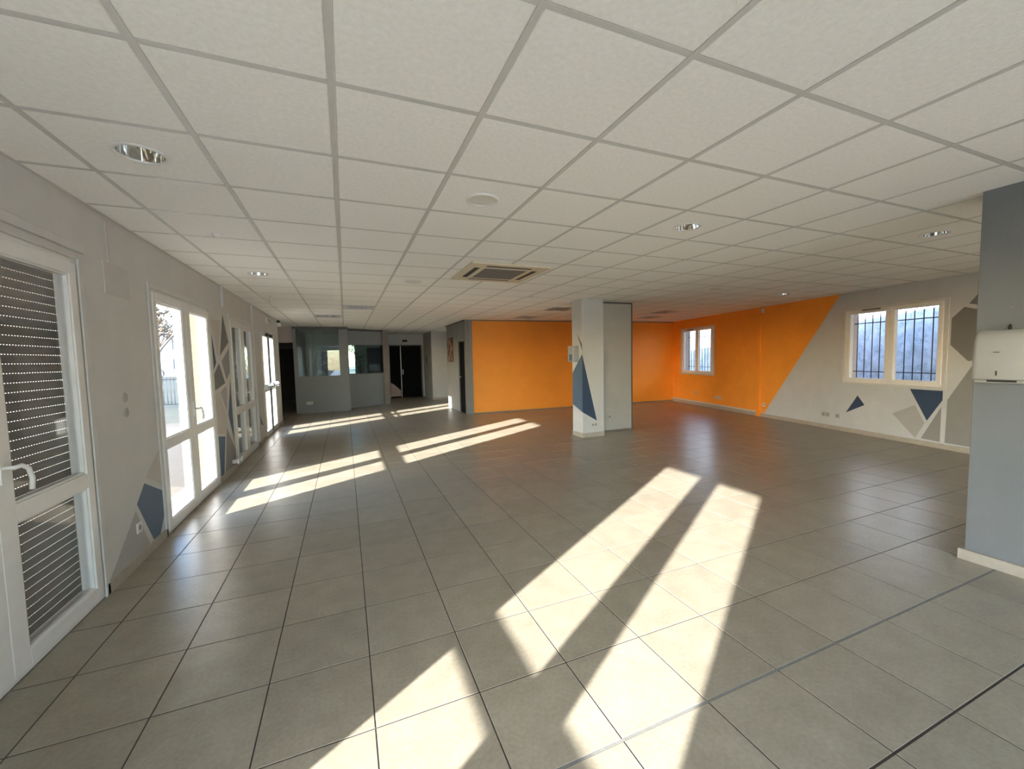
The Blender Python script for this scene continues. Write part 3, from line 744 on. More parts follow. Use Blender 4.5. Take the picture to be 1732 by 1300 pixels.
# ================================================================== PAINTED MURALS (flat paint on the walls)
def LM(y, z, d): return (XL+d, y, z)
def mural(parent, pts, mt, T, d=0.0012):
    bm = nb(); prism(bm, pts, 0.0002, d, T); return obj('painted_shape', bm, mt, parent)
for pts, mt in [
    ([(3.49, 0.078), (3.905, 0.415), (4.10, 0.078)], M_MG1),
    ([(4.08, 0.58), (4.393, 0.43), (4.393, 0.20), (4.30, 0.078), (4.17, 0.078), (3.935, 0.455)], M_NAVY2),
    ([(4.393, 0.80), (4.11, 0.62), (4.393, 0.48)], M_MBG),
    ([(6.107, 2.02), (6.27, 1.54), (6.107, 1.42)], M_NAVY),
    ([(6.14, 2.08), (6.60, 2.11), (6.36, 1.60)], M_MBG),
    ([(6.71, 2.20), (6.93, 1.83), (6.46, 1.63)], M_MG3),
    ([(6.107, 1.37), (6.39, 1.53), (6.63, 1.26), (6.107, 1.18)], M_MG3),
    ([(6.93, 1.74), (6.91, 1.40), (6.70, 1.30), (6.53, 1.56)], M_MG2),
    ([(6.107, 1.13), (6.29, 1.16), (6.59, 0.80), (6.48, 0.58), (6.107, 0.64)], M_MBG),
    ([(6.107, 0.61), (6.46, 0.55), (6.30, 0.078), (6.107, 0.078)], M_NAVY2),
    ([(6.90, 1.30), (6.90, 0.42), (6.68, 0.81)], M_NAVY2),
    ([(6.55, 0.66), (6.93, 0.28), (6.93, 0.078), (6.36, 0.078)], M_MG2),
    ([(6.36, 1.15), (6.66, 1.22), (6.70, 1.14), (6.63, 0.86)], M_MG1),
    ([(8.87, 0.55), (9.15, 0.30), (8.91, 0.36)], M_NAVY2),
    ([(8.62, 0.42), (8.85, 0.30), (8.72, 0.078), (8.60, 0.078)], M_MG2)]:
    mural(wall_left, pts, mt, LM)
def RM(s, z, d): return RW(s, d, z)
for pts, mt in [
    ([(-0.59, 0.70), (-0.72, 0.54), (-0.38, 0.36)], M_NAVY),
    ([(-1.43, 0.88), (-1.87, 0.88), (-1.87, 0.74), (-1.68, 0.40)], M_NAVY),
    ([(-1.18, 0.45), (-1.51, 0.63), (-1.65, 0.36), (-1.53, 0.10)], M_MG1),
    ([(-1.86, 0.64), (-1.86, 0.10), (-1.61, 0.11)], M_MG2),
    ([(-2.19, 1.25), (-1.93, 0.75), (-1.92, 0.10), (-3.0, 0.10), (-3.0, 1.25)], M_MG2),
    ([(-2.08, 2.11), (-2.6, 1.93), (-2.6, 1.40), (-2.15, 1.33), (-1.935, 1.57), (-1.935, 1.96)], M_MG3),
    ([(-2.40, 2.50), (-2.13, 2.15), (-2.7, 1.98), (-2.9, 2.3)], M_MG3)]:
    mural(wall_right, pts, mt, RM)

# ================================================================== COLUMN
col = empty('wall_column', (4.28, 6.65, 0), 'white square column with navy painted triangle in the middle of the hall', 'column', None, 'structure')
sbox('shaft', M_COLW, col, 4.05, 4.52, 6.45, 6.80, 0.0, H+0.05, bevel=0.003)
bm = nb(); box(bm, 4.04, 4.53, 6.44, 6.81, 0, 0.085); obj('baseboard', bm, M_BASE, col, 0.002)
bm = nb(); prism(bm, [(6.80, 1.20), (6.45, 1.56), (6.45, 0.48), (6.80, 0.60)], 0.0002, 0.0012, lambda y, z, d: (4.05-d, y, z)); obj('painted_shape', bm, M_NAVY2, col)
bm = nb(); prism(bm, [(4.05, 1.56), (4.05, 0.48), (4.36, 0.30)], 0.0002, 0.0012, lambda x, z, d: (x, 6.45-d, z)); obj('painted_shape', bm, M_NAVY, col)
bm = nb(); prism(bm, [(6.62, 1.95), (6.45, 1.62), (6.45, 1.75)], 0.0002, 0.0012, lambda y, z, d: (4.05-d, y, z)); obj('painted_shape', bm, M_MG3, col)
cas = empty('wall_casing', (4.97, 6.95, 0), 'grey boxed casing standing against the right side of the column', 'column', None, 'structure')
sbox('panel', M_COLG, cas, 4.525, 5.41, 6.755, 7.18, 0.03, H-0.03, bevel=0.002)
sbox('top_profile', M_PARTD, cas, 4.525, 5.43, 6.745, 7.19, H-0.03, H-0.001)
sbox('edge_profile', M_PARTD, cas, 5.41, 5.43, 6.745, 7.19, 0.0, H-0.031)
sbox('foot_profile', M_BROWN, cas, 4.525, 5.409, 6.75, 7.185, 0.0, 0.03)
def socket(name, T, label, cat='socket', n=1, w=0.078, mt=None, parent=None, holes=True):
    """small square wall plate in local (a, c, depth) frame"""
    r = empty(name, T(0, 0, 0), label, cat)
    for k in range(n):
        a = k*(w+0.004)
        bm = nb(); prism(bm, [(a-w/2, -w/2), (a+w/2, -w/2), (a+w/2, w/2), (a-w/2, w/2)], 0.0002, 0.009, T); obj('plate', bm, mt or M_SOCK, r, 0.002)
        if holes:
            bm = nb(); lathe(bm, [(0.0, 0.0095), (0.019, 0.0095), (0.02, 0.011), (0.022, 0.0092)], 16, lambda x, y, h, a=a: T(a+x, y, h)); obj('recess', bm, M_MG2, r)
    return r
socket('socket', lambda a, c, d: (XL+0.0012+d, 3.93+a, 0.275+c), 'white socket low on the left wall in the grey painted triangle')
socket('socket', lambda a, c, d: (4.27+a, 6.45-d, 0.23+c), 'double socket low on the front of the white column', n=2, w=0.06, mt=M_COLW)
socket('socket', lambda a, c, d: (4.87+a, 6.755-d, 0.30+c), 'single socket low on the grey column casing', w=0.08, mt=M_COLG)
socket('socket', lambda a, c, d: RW(4.26+a, d, 0.37+c), 'small pale socket below the window on the orange wall')
socket('socket', lambda a, c, d: RW(3.14+a, d, 0.305+c), 'row of white sockets on the orange wall', n=3, w=0.08)
socket('socket', lambda a, c, d: RW(1.60+a, d, 0.29+c), 'single white socket beside the orange trunking')
socket('socket', lambda a, c, d: RW(-0.02+a, d, 0.275+c), 'pair of grey sockets left side on the white wall', n=2, w=0.085, mt=M_MG1)
socket('socket', lambda a, c, d: RW(-0.22+a, d, 0.275+c), 'single grey socket near the small navy triangle', n=1, w=0.08, mt=M_MG1)
socket('socket', lambda a, c, d: (-1.07+a, 13.5-d, 0.30+c), 'white double socket low on the office partition', n=2, w=0.08)
# two round plates on the left wall and a flush cover
for z, lab in ((1.285, 'upper round grey cover plate on the left wall'), (1.172, 'lower round grey cover plate on the left wall')):
    bm = nb(); lathe(bm, [(0.0, 0.006), (0.024, 0.006), (0.034, 0.003), (0.036, 0.0003)], 24, lambda x, y, h, z=z: (XL+h, 3.89+x, z+y), close=False)
    tag(obj('cover_plate', bm, M_MG1), lab, 'cover plate')
cv = empty('access_cover', (XL, 3.9, 2.03), 'square flush access cover high on the left wall', 'access cover')
sbox('plate', M_COVER, cv, XL+0.0003, XL+0.007, 3.725, 4.08, 2.03, 2.255, bevel=0.002)
sbox('cable_cover', M_COVER, cv, XL+0.0003, XL+0.006, 3.80, 3.83, 2.256, H-0.03, bevel=0.001)
# trunking with detector on the orange wall
bm = nb(); box(bm, 1.71, 1.80, 0.0005, 0.05, 0.0, H-0.001, T=RW); tag(obj('cable_trunking', bm, M_ORANGE, None, 0.003), 'orange painted vertical cable trunking on the right wall', 'trunking')
det = empty('motion_detector', RW(1.66, 0.0, 2.44), 'white motion detector at the top of the orange trunking', 'detector')
bm = nb(); box(bm, 1.63, 1.69, 0.0005, 0.05, 2.44, 2.54, T=RW); obj('housing', bm, M_SOCK, det, 0.008)
bm = nb(); lathe(bm, [(0.02, 0.05), (0.018, 0.058), (0.0, 0.062)], 14, lambda x, y, h: RW(1.66+x, h, 2.475+y)); obj('lens', bm, M_LAMP, det)
# small pipe and cap beside the farther shuttered door
pc = empty('pipe_stub', (XL, 6.75, 0.09), 'white capped pipe stubs low on the wall before the far shuttered door', 'pipe')
for y, z in ((6.74, 0.14), (6.94, 0.13)):
    bm = nb(); tube(bm, [(XL+0.001, y, z), (XL+0.07, y, z)], 0.03, 12); tube(bm, [(XL+0.055, y, z), (XL+0.085, y, z)], 0.042, 12); obj('cap', bm, M_PVC, pc)
bm = nb(); box(bm, XL+0.001, XL+0.035, 6.66, 6.70, 2.3, H-0.001); box(bm, XL+0.001, XL+0.02, 6.70, 6.98, 2.53, H-0.002)
tag(obj('cable_duct', bm, M_PVC2, None, 0.002), 'short pale cable duct at the top of the wall before the far shuttered door', 'duct')
bm = nb(); box(bm, XL+0.001, XL+0.03, 8.60, 8.64, 0.08, H-0.001); tag(obj('cable_duct', bm, M_PVC2, None, 0.002), 'full height pale cable duct right of the far shuttered door', 'duct')
# emergency sign above the exit door, white siren at the wall's end
es = empty('exit_light', (XL, 10.24, 2.37), 'small emergency light fitting above the exit door', 'sign')
sbox('housing', M_SOCK, es, XL+0.001, XL+0.04, 10.05, 10.42, 2.37, 2.49, bevel=0.004); sbox('dark_mark', M_DARK, es, XL+0.0405, XL+0.043, 10.08, 10.14, 2.385, 2.475); sbox('dark_mark', M_DARK, es, XL+0.0405, XL+0.043, 10.32, 10.38, 2.385, 2.475)
sr = empty('wall_siren', (XL, 11.7, 2.42), 'white alarm siren at the far end of the left wall', 'siren')
bm = nb(); box(bm, XL+0.001, XL+0.09, 11.62, 11.74, 2.42, 2.52); obj('housing', bm, M_SOCK, sr, 0.015)
sbox('bracket', M_DARK, sr, XL+0.001, XL+0.06, 11.63, 11.73, 2.521, H-0.002)
# white box on the left face of the column
cb = empty('wall_dispenser', (4.0, 6.66, 1.42), 'small white and blue box on the left face of the column', 'dispenser')
sbox('body', M_DISP, cb, 3.925, 4.0485, 6.56, 6.76, 1.42, 1.72, bevel=0.015); sbox('front_window', M_NAVY2, cb, 3.923, 3.926, 6.60, 6.70, 1.44, 1.56)

# ================================================================== TOWEL DISPENSER on the pier
td = empty('towel_dispenser', (4.0, 1.18, 1.28), 'white rounded paper towel dispenser on the blue-grey pier', 'dispenser')
bm = nb()
X0, X1 = 3.935, 4.0795
yA, yB = 1.09, 1.372
def disp_ring(z, f, ins):            # cross-section of the cover at height z
    pts = []
    xf = X1-(X1-X0)*f
    r = 0.03
    y0_, y1_ = yA-0.0+ins, yB-ins
    pts += [(X1, y1_)]
    for k in range(6):
        a = math.pi/2*k/5
        pts.append((xf+r-r*math.sin(a), y1_-r+r*math.cos(a)))
    pts += [(xf-0.006, y1_-0.09), (xf-0.008, (y0_+y1_)/2), (xf-0.006, y0_+0.09)]
    for k in range(6):
        a = math.pi/2*(1-k/5)
        pts.append((xf+r-r*math.sin(a), y0_+r-r*math.cos(a)))
    pts += [(X1, y0_)]
    return [bm.verts.new((x, y, z)) for x, y in pts]
rings = [disp_ring(1.305, 0.97, 0.004), disp_ring(1.315, 1.0, 0.0), disp_ring(1.45, 1.0, 0.0), disp_ring(1.56, 0.95, 0.003), disp_ring(1.60, 0.88, 0.006), disp_ring(1.622, 0.74, 0.012), disp_ring(1.632, 0.5, 0.02)]
for a, b in zip(rings, rings[1:]):
    for i in range(len(a)):
        k = (i+1) % len(a); f = bm.faces.new((a[i], a[k], b[k], b[i])); f.smooth = True
bm.faces.new(rings[0][::-1]); bm.faces.new(rings[-1])
obj('cover', bm, M_DISP, td)
bm = nb(); box(bm, 3.965, 4.079, 1.10, 1.362, 1.283, 1.304); obj('tray', bm, M_DISP, td, 0.004)
sbox('paper_slot', M_DARK, td, 3.955, 3.9645, 1.17, 1.30, 1.290, 1.3035)
bm = nb(); lathe(bm, [(0.0, 0.0015), (0.0085, 0.0015), (0.0095, 0.0)], 20, lambda x, y, h: (3.9275-h, 1.252+x*2.6, 1.485+y), close=False); obj('oval_badge', bm, M_MG1, td)
sbox('badge_mark', M_DARK, td, 3.9245, 3.9258, 1.238, 1.266, 1.4835, 1.4875)
sbox('level_window', M_DARK, td, 3.926, 3.9292, 1.2465, 1.2535, 1.333, 1.364, bevel=0.001)
bm = nb(); tube(bm, [(4.072, 1.245, 1.633), (4.072, 1.245, 1.655)], 0.009, 8); tube(bm, [(4.066, 1.245, 1.655), (4.0795, 1.245, 1.665)], 0.006, 8); obj('lock', bm, M_DARK, td)
bm = nb(); lathe(bm, [(0.0, 0.003), (0.006, 0.002), (0.007, 0.0002)], 10, lambda x, y, h: (4.08-h, 1.245+x, 1.78+y)); tag(obj('screw_plug', bm, M_MG2), 'grey screw plug on the pier above the towel dispenser', 'screw')

# ================================================================== CEILING FITTINGS
dl_names = ['large chrome recessed downlight nearest the left wall', 'chrome recessed downlight right of the air conditioner', 'chrome recessed downlight far along the left wall', 'slim recessed downlight beside the blue-grey pier', 'recessed downlight above the orange wall']
for (x, y), lab in zip(DOWN, dl_names):
    t = empty('downlight', (x, y, H), lab, 'downlight', 'recessed chrome ceiling downlights')
    T = lambda a, b, h, x=x, y=y: (x+a, y+b, H+h)
    bm = nb(); lathe(bm, [(0.094, 0.002), (0.096, -0.005), (0.108, -0.006), (0.116, -0.002), (0.117, 0.0)], 40, T); obj('ring', bm, M_TRIM, t)
    bm = nb(); lathe(bm, [(0.0945, 0.0), (0.092, 0.02), (0.083, 0.06), (0.066, 0.10), (0.045, 0.125), (0.0, 0.128)], 40, T); obj('reflector', bm, M_CHROME, t)
    for s in (-1, 1):
        bm = nb(); tube(bm, [(x+s*0.018, y-0.055, H+0.09), (x+s*0.018, y+0.055, H+0.09)], 0.009, 8); obj('lamp_tube', bm, M_LAMP, t)
for (x, y), lab in (((0.9, 2.65), 'round white ceiling disc in the middle of the near ceiling'), ((0.9, 5.65), 'round white ceiling disc beyond the air conditioner')):
    t = empty('ceiling_speaker', (x, y, H), lab, 'speaker', 'round white discs in the ceiling')
    T = lambda a, b, h, x=x, y=y: (x+a, y+b, H+h)
    bm = nb(); lathe(bm, [(0.088, -0.004), (0.096, -0.012), (0.108, -0.008), (0.113, 0.0005)], 36, T); obj('ring', bm, M_TRIM, t)
    bm = nb(); lathe(bm, [(0.0, 0.0), (0.06, -0.0005), (0.0885, -0.004)], 36, T); obj('grille', bm, M_LAMP, t)
for (x, y, lab) in ((-0.92, 4.05, 'small white ceiling sensor near the left wall'), (2.1, 7.0, 'tiny ceiling sensor beyond the air conditioner'), (3.03, 6.4, 'tiny ceiling sensor left of the column')):
    t = empty('ceiling_sensor', (x, y, H), lab, 'sensor')
    T = lambda a, b, h, x=x, y=y: (x+a, y+b, H+h)
    bm = nb(); lathe(bm, [(0.036, 0.0005), (0.034, -0.012), (0.024, -0.018)], 20, T); obj('base', bm, M_TRIM, t)
    bm = nb(); lathe(bm, [(0.0235, -0.018), (0.016, -0.026), (0.0, -0.029)], 20, T); obj('dome', bm, M_LAMP, t)
t = empty('hanging_sensor', (-1.04, 7.43, H), 'small pale sensor hanging from the ceiling before the far shuttered door', 'sensor')
bm = nb(); tube(bm, [(-1.04, 7.43, H), (-1.04, 7.43, H-0.05)], 0.012, 8); obj('stem', bm, M_TBAR, t)
bm = nb(); tube(bm, [(-1.04, 7.43, H-0.05), (-1.04, 7.43, H-0.08)], 0.022, 10); obj('head', bm, M_TBAR, t)
t = empty('flat_ceiling_lamp', (5.65, 4.95, H), 'slim flat round lamp in the ceiling before the orange wall', 'ceiling lamp')
T = lambda a, b, h: (5.65+a, 4.95+b, H+h)
bm = nb(); lathe(bm, [(0.085, -0.008), (0.1, -0.014), (0.112, 0.0005)], 32, T); obj('ring', bm, M_TRIM, t)
bm = nb(); lathe(bm, [(0.0, -0.006), (0.0855, -0.008)], 32, T); obj('diffuser', bm, M_LAMP, t)
lv_names = ['louvred ceiling light nearest the office partition', 'louvred ceiling light before the office partition', 'louvred ceiling light left of the column top', 'louvred ceiling light just before the orange wall', 'louvred ceiling light above the far right floor', 'louvred ceiling light nearest the orange corner']
for (x, y), lab in zip(LOUV, lv_names):
    t = empty('louvred_light', (x, y, H), lab, 'ceiling light', 'square louvred ceiling lights')
    bm = nb()
    for q in ((-0.286, -0.27, -0.286, 0.286), (0.27, 0.286, -0.286, 0.286), (-0.27, 0.27, -0.286, -0.27), (-0.27, 0.27, 0.27, 0.286)): box(bm, x+q[0], x+q[1], y+q[2], y+q[3], H+0.003, H+0.07)
    obj('frame', bm, M_TRIM, t)
    sbox('reflector', M_TRIM, t, x-0.286, x+0.286, y-0.286, y+0.286, H+0.071, H+0.076)
    for k in range(7):
        xx = x-0.2025+k*0.0675; sbox('louvre', M_METAL, t, xx-0.002, xx+0.002, y-0.269, y+0.269, H+0.006, H+0.05)
    for k in range(3):
        yy = y-0.135+k*0.135; sbox('divider', M_TRIM, t, x-0.269, x+0.269, yy-0.01, yy+0.01, H+0.008, H+0.05)
# ---- air conditioner cassette
ac = empty('air_conditioner', ((AC[0]+AC[1])/2, (AC[2]+AC[3])/2, H), 'square cream ceiling cassette air conditioner', 'air conditioner')
x0, x1, y0, y1 = AC; z0, z1 = H-0.022, H-0.0005
bm = nb()
gx0, gx1, gy0, gy1 = x0+0.215, x1-0.215, y0+0.215, y1-0.215
slots = [(x0+0.20, x1-0.20, y0+0.085, y0+0.155), (x0+0.20, x1-0.20, y1-0.155, y1-0.085), (x0+0.085, x0+0.155, y0+0.20, y1-0.20), (x1-0.155, x1-0.085, y0+0.20, y1-0.20)]
xs = [x0, x0+0.085, x0+0.155, x0+0.20, gx0, gx1, x1-0.20, x1-0.155, x1-0.085, x1]
ys = [y0, y0+0.085, y0+0.155, y0+0.20, gy0, gy1, y1-0.20, y1-0.155, y1-0.085, y1]
for i in range(9):
    for j in range(9):
        cx, cy = (xs[i]+xs[i+1])/2, (ys[j]+ys[j+1])/2
        if gx0 < cx < gx1 and gy0 < cy < gy1: continue
        if any(a < cx < b and c < cy < d for a, b, c, d in slots): continue
        box(bm, xs[i], xs[i+1], ys[j], ys[j+1], z0, z1)
bmesh.ops.remove_doubles(bm, verts=bm.verts[:], dist=1e-5)
obj('panel', bm, M_AC, ac)
sbox('void_shade_sheet', M_DARK, ac, x0+0.04, x1-0.04, y0+0.04, y1-0.04, z1+0.0, z1+0.0004)  # dark sheet standing in for the unlit inside of the unit
gr_ = empty('intake_grille', ((gx0+gx1)/2, (gy0+gy1)/2, z0)); gr_.parent = ac; gr_.location = ORG[gr_]-ORG[ac]
n = 16
for k in range(n):
    yy = gy0+0.008+k*(gy1-gy0-0.016)/(n-1); sbox('slat', M_ACG, gr_, gx0+0.002, gx1-0.002, yy-0.007, yy+0.007, z0-0.002, z0+0.006)
for k in range(4):
    xx = gx0+0.1+k*(gx1-gx0-0.2)/3; sbox('rib', M_ACG, gr_, xx-0.004, xx+0.004, gy0+0.002, gy1-0.002, z0+0.0065, z0+0.012)
for a, b, c, d in slots:
    bm = nb(); box(bm, a+0.004, b-0.004, c+0.004, d-0.004, z0+0.003, z0+0.007)
    obj('slot_shade', bm, M_DARK, ac)  # dark plate standing in for the shade inside the air slot

# ================================================================== FAR END DOORS AND SMALL THINGS
d2 = empty('door_2', (2.27, 17.0, 0), 'black double entrance doors at the far end of the hall', 'door', None, 'structure')
bm = nb(); box(bm, 1.60, 1.645, 16.95, 17.1, 0, 2.14); box(bm, 2.905, 2.95, 16.95, 17.1, 0, 2.14); box(bm, 1.645, 2.905, 16.95, 17.1, 2.10, 2.14)
obj('frame', bm, M_PARTD, d2)
lf = sbox('leaf', M_BLACK, d2, 1.645, 2.118, 17.0, 17.045, 0.0, 2.10)
sbox('sunlit_edge_strip', M_PVC, lf, 1.648, 1.66, 16.985, 16.9995, 0.01, 2.095)  # white strips stand for the leaf edges caught by the sun
bm = nb(); prism(bm, [(1.675, 0.06), (2.06, 0.06), (2.06, 0.30), (1.80, 0.55), (1.675, 0.62)], 16.992, 16.9995, lambda a, b, h: (a, h, b)); obj('painted_sunlit_patch', bm, M_PINK, lf)  # pink patch painted for the sunlit pavement seen through the door glass
sbox('sunlit_edge_strip', M_PVC, lf, 2.085, 2.115, 16.985, 16.9995, 0.01, 2.095)
lf = sbox('leaf', M_BLACK, d2, 2.12, 2.905, 17.0, 17.045, 0.0, 2.10); sbox('handle', M_METAL, lf, 2.16, 2.18, 16.95, 17.0, 0.95, 1.15)
sg = empty('exit_sign', (2.28, 16.98, 2.26), 'small dark emergency exit sign above the black doors', 'sign')
sbox('housing', M_SOCK, sg, 2.16, 2.40, 16.965, 16.999, 2.25, 2.36, bevel=0.004); sbox('face', M_DARK, sg, 2.175, 2.385, 16.962, 16.9648, 2.262, 2.348)
bm = nb(); lathe(bm, [(0.0, -0.10), (0.07, -0.085), (0.11, -0.04), (0.12, 0.0)], 24, lambda a, b, h: (2.22+a, 16.4+b, 2.2+h)); 
bm.free()
bm = nb(); box(bm, 3.012, 3.0295, 16.28, 16.38, 1.39, 1.71); tag(obj('door_plaque', bm, M_NAVY2, None, 0.002), 'narrow blue plaque on the side wall by the black doors', 'sign')
d3 = empty('door_3', (3.08, 11.1, 0), 'black door in the grey partition beside the orange wall', 'door', None, 'structure')
sbox('leaf', M_BLACK, d3, 3.06, 3.10, 10.80, 11.39, 0.01, 1.99); sbox('frame', M_PARTD, d3, 3.035, 3.125, 10.772, 10.80, 0, 2.018); sbox('frame', M_PARTD, d3, 3.035, 3.125, 11.39, 11.418, 0, 2.018); sbox('handle', M_METAL, d3, 3.02, 3.06, 11.30, 11.36, 1.0, 1.02)
ps = empty('wall_poster', (3.02, 12.36, 1.44), 'brown and orange figure poster on the grey partition', 'poster')
sbox('print', M_POSTER, ps, 3.0245, 3.0295, 12.0, 12.72, 1.44, 2.18)
# inside the office
bb = empty('office_light_stand_in', (-0.5, 16.95, 1.1), 'pale blue panel standing in for bluish light on the back wall inside the office', 'board')
sbox('print', M_BLUEP, bb, -0.95, -0.38, 16.975, 16.998, 1.0, 1.9); sbox('edge', M_PVC, bb, -0.97, -0.36, 16.97, 16.974, 0.98, 1.0)  # panel painted for the bluish light that shows in the office glass
oc = empty('office_cabinet', (1.0, 16.7, 0), 'tall black cabinet inside the office', 'cabinet')
sbox('body', M_BLACK, oc, 0.80, 1.30, 16.45, 16.98, 0.0, 2.02); sbox('door', M_BLACK, oc, 0.805, 1.048, 16.43, 16.45, 0.05, 1.98); sbox('door', M_BLACK, oc, 1.052, 1.295, 16.43, 16.45, 0.05, 1.98)
om = empty('office_screen', (1.0, 15.95, 0.98), 'dark blue computer screen on the office counter', 'screen')
sbox('display', M_SCREEN, om, 0.83, 1.2, 15.92, 15.94, 1.12, 1.40); sbox('stand', M_DARK, om, 1.0, 1.03, 15.94, 15.97, 1.0, 1.2); sbox('foot', M_DARK, om, 0.92, 1.11, 15.88, 16.02, 0.98, 1.0)
ok = empty('office_counter', (0.9, 16.0, 0), 'white counter inside the office behind the glass', 'counter')
sbox('worktop', M_PVC, ok, 0.35, 1.30, 15.75, 16.2, 0.94, 0.98); sbox('side', M_PVC, ok, 0.36, 0.40, 15.78, 16.18, 0, 0.94); sbox('side', M_PVC, ok, 1.25, 1.29, 15.78, 16.18, 0, 0.94)
pp = empty('potted_plant', (0.52, 16.55, 0), 'tall green potted plant inside the office', 'plant')
bm = nb(); lathe(bm, [(0.0, 0.0), (0.11, 0.0), (0.15, 0.3), (0.13, 0.3), (0.12, 0.26), (0.0, 0.26)], 20, lambda a, b, h: (0.52+a, 16.55+b, h)); obj('pot', bm, M_PVC, pp)
bm = nb(); tube(bm, [(0.52, 16.55, 0.26), (0.53, 16.54, 1.1), (0.51, 16.55, 1.75)], 0.018, 6); obj('stem', bm, M_BARK, pp)
for k in range(46):
    a = random.uniform(0, 6.283); z = random.uniform(0.85, 1.85); r = random.uniform(0.12, 0.24)
    c = Vector((0.52, 16.55, z)); d = Vector((math.cos(a), math.sin(a), random.uniform(-0.3, 0.5))).normalized(); s = d.cross(Vector((0, 0, 1))).normalized()
    bm = nb(); w = 0.045
    P = [c, c+d*r*0.4+s*w, c+d*r*0.75+s*w*0.8, c+d*r*1.05-Vector((0, 0, 0.05)), c+d*r*0.75-s*w*0.8, c+d*r*0.4-s*w]
    vs = [bm.verts.new(p) for p in P]; bm.faces.new(vs); vt = [bm.verts.new(p+Vector((0, 0, 0.002))) for p in P]; bm.faces.new(vt[::-1])
    for i in range(6): bm.faces.new((vs[i], vs[(i+1) % 6], vt[(i+1) % 6], vt[i]))
    obj('leaf', bm, M_LEAFG, pp)

# ================================================================== OUTSIDE
bm = nb(); box(bm, -90, -1.9, -60, 140, -0.4, -0.12)
struct('ground_left', bm, M_GRASS, 'dry grass ground outside the left glazed doors', cat='ground')
bm = nb(); box(bm, -4.6, -1.84, -30, 14, -0.35, -0.10)
struct('ground_path', bm, M_PATH, 'pale gravel strip along the outside of the left wall', cat='path')
bm = nb(); box(bm, -1.83, 60, -60, -4.85, -0.4, -0.12)
struct('ground_front', bm, mat('pale_concrete', (0.82, 0.80, 0.77, 1), 0.9, 0.1, 2), 'unseen ground made pale to bounce light through the added window', cat='ground')  # kept very pale so sunlight bounces up to the ceiling indoors
bm = nb(); box(bm, -1.83, 60, 18.35, 140, -0.4, -0.12); box(bm, 11.25, 60, -4.85, 18.35, -0.4, -0.12)
struct('ground_right', bm, M_GRASS, 'grass ground beyond the right and back walls', cat='ground')
bm = nb(); box(bm, -8, 18, -4.2, -3.9, -0.12, 3.7, T=RW)
struct('wall_outside_right', bm, M_ROUGHW, 'weathered white boundary wall outside the barred windows', cat='wall')
# iron fence across the grass
fb = empty('iron_fence', (-7.5, 19.6, -0.12), 'dark iron railing fence across the grass outside', 'fence')
fa, fz = Vector((-15.5, 21.5)), Vector((-2.6, 18.4)); fu = (fz-fa).normalized(); FL = (fz-fa).length
nbar = int(FL/0.125)
bmb = nb(); tube(bmb, [(0, 0, 0.12), (0, 0, 1.20)], 0.009, 6); me = bpy.data.meshes.new('bar'); bmb.to_mesh(me); bmb.free(); me.materials.append(M_IRON)
for k in range(nbar):
    q = fa+fu*(k+0.5)*0.125
    if k % 16 == 8:
        bm = nb(); box(bm, q.x-0.035, q.x+0.035, q.y-0.035, q.y+0.035, -0.12, 1.30); obj('post', bm, M_IRON, fb)
    else: place('bar', me, (q.x, q.y, -0.12), fb)
for z in (0.03, 0.98):
    bm = nb(); tube(bm, [(fa.x, fa.y, z), (fz.x, fz.y, z)], 0.018, 6); obj('rail', bm, M_IRON, fb)
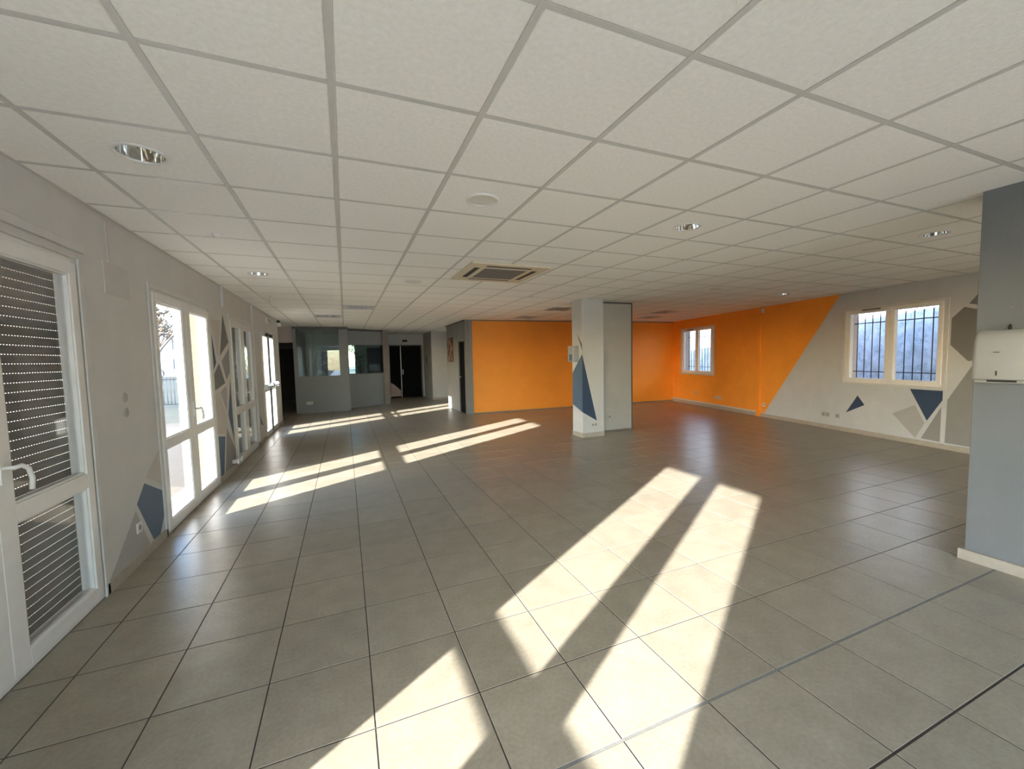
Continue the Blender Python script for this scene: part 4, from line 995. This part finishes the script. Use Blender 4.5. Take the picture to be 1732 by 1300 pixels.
# ornamental ring on the fence
bm = nb()
for c in (Vector((-6.55, 19.36, 1.22)), Vector((-6.95, 19.45, 1.22))):
    tube(bm, [(c.x+0.16*math.cos(a*0.5236)*fu.x, c.y+0.16*math.cos(a*0.5236)*fu.y, c.z+0.16*math.sin(a*0.5236)) for a in range(13)], 0.02, 6)
obj('ring', bm, M_IRON, fb)
def tree(x, y, h, seed, label, leaves):
    rnd = random.Random(seed)
    t = empty('tree', (x, y, -0.12), label, 'tree', 'trees beyond the fence')
    bm = nb(); tips = []
    def grow(p, d, l, r, depth):
        q = p+d*l; mid_ = p+d*l*0.5+Vector((rnd.uniform(-1, 1), rnd.uniform(-1, 1), 0))*l*0.05
        tube(bm, [p, mid_, q], r, 6, r*0.68)
        if depth == 0: tips.append(q); return
        for k in range(3 if depth > 1 else 4):
            a = rnd.uniform(0, 6.283); sp = rnd.uniform(0.35, 0.75)
            nd = (d+Vector((math.cos(a), math.sin(a), 0.15))*sp).normalized()
            grow(q, nd, l*rnd.uniform(0.6, 0.8), r*0.62, depth-1)
    grow(Vector((x, y, -0.12)), Vector((0, 0, 1)), h*0.32, h*0.022, 4)
    obj('trunk_and_branches', bm, M_BARK, t)
    if leaves:
        bm = nb()
        for q in tips:
            for k in range(7):
                c = q+Vector((rnd.gauss(0, 1), rnd.gauss(0, 1), rnd.gauss(0, 1)))*h*0.05
                s = h*0.022; n = Vector((rnd.gauss(0, 1), rnd.gauss(0, 1), rnd.gauss(0, 1))).normalized(); u = n.orthogonal().normalized(); v = n.cross(u)
                vs = [bm.verts.new(c+u*s*a+v*s*b) for a, b in ((-1, 0), (0, -0.5), (1, 0), (0, 0.5))]; bm.faces.new(vs)
        tag(obj('leaves', bm, leaves, t), kind='stuff')
tree(-11.0, 32.0, 6.5, 3, 'rusty leaved tree beyond the fence, nearest the glazed door', M_LEAFB)
tree(-15.5, 41.0, 8.0, 5, 'bare branching tree left of the rusty one', None)
tree(-11.5, 44.0, 6.0, 9, 'brown leaved tree farther behind the fence', M_LEAFB)
tree(-9.5, 24.5, 2.6, 12, 'low dark green shrub tree just behind the fence', M_LEAFG)
tree(0.9, 21.5, 3.4, 21, 'dense green shrub tree outside behind the office', M_LEAFG)
for k_, (tx, ty, th) in enumerate(((-13.2, 37.0, 5.5), (-17.5, 52.0, 7.0), (-10.3, 36.5, 4.6))):
    tree(tx, ty, th, 31+k_, ('grey brown tree between the rusty tree and the pole', 'tallest brown tree in the distance by the pale building', 'small rusty tree at the right of the group beyond the fence')[k_], (M_LEAFB, M_LEAFB2, M_LEAFB)[k_])
ub = empty('utility_pole', (-15.0, 44.5, -0.12), 'tall utility pole with wires beyond the fence', 'pole')
bm = nb(); tube(bm, [(-15.0, 44.5, -0.12), (-15.0, 44.5, 9.0)], 0.12, 8, 0.08); obj('pole', bm, M_BARK, ub)
bm = nb(); box(bm, -15.9, -14.1, 44.45, 44.55, 8.2, 8.32); obj('crossarm', bm, M_BARK, ub)
for z in (8.35, 6.6):
    bm = nb(); tube(bm, [(-60, 40, z+0.5), (-35, 42.5, z-0.1), (-15, 44.5, z), (0, 46, z-0.3), (12, 47.2, z+0.1)], 0.025, 5); obj('wire', bm, M_IRON, ub)
bl = empty('distant_building', (-24, 74, -0.12), 'pale flat-roofed building far behind the trees', 'building')
sbox('walls', M_BLD, bl, -36, -8, 72, 84, -0.12, 6.0); sbox('roof_edge', M_PVC2, bl, -36.4, -7.6, 71.6, 84.4, 6.0, 6.5)
for k in range(8):
    for z in (1.0, 3.8): sbox('window', M_DGREY, bl, -34.4+k*3.4, -32.8+k*3.4, 71.95, 72.0, z, z+1.4)
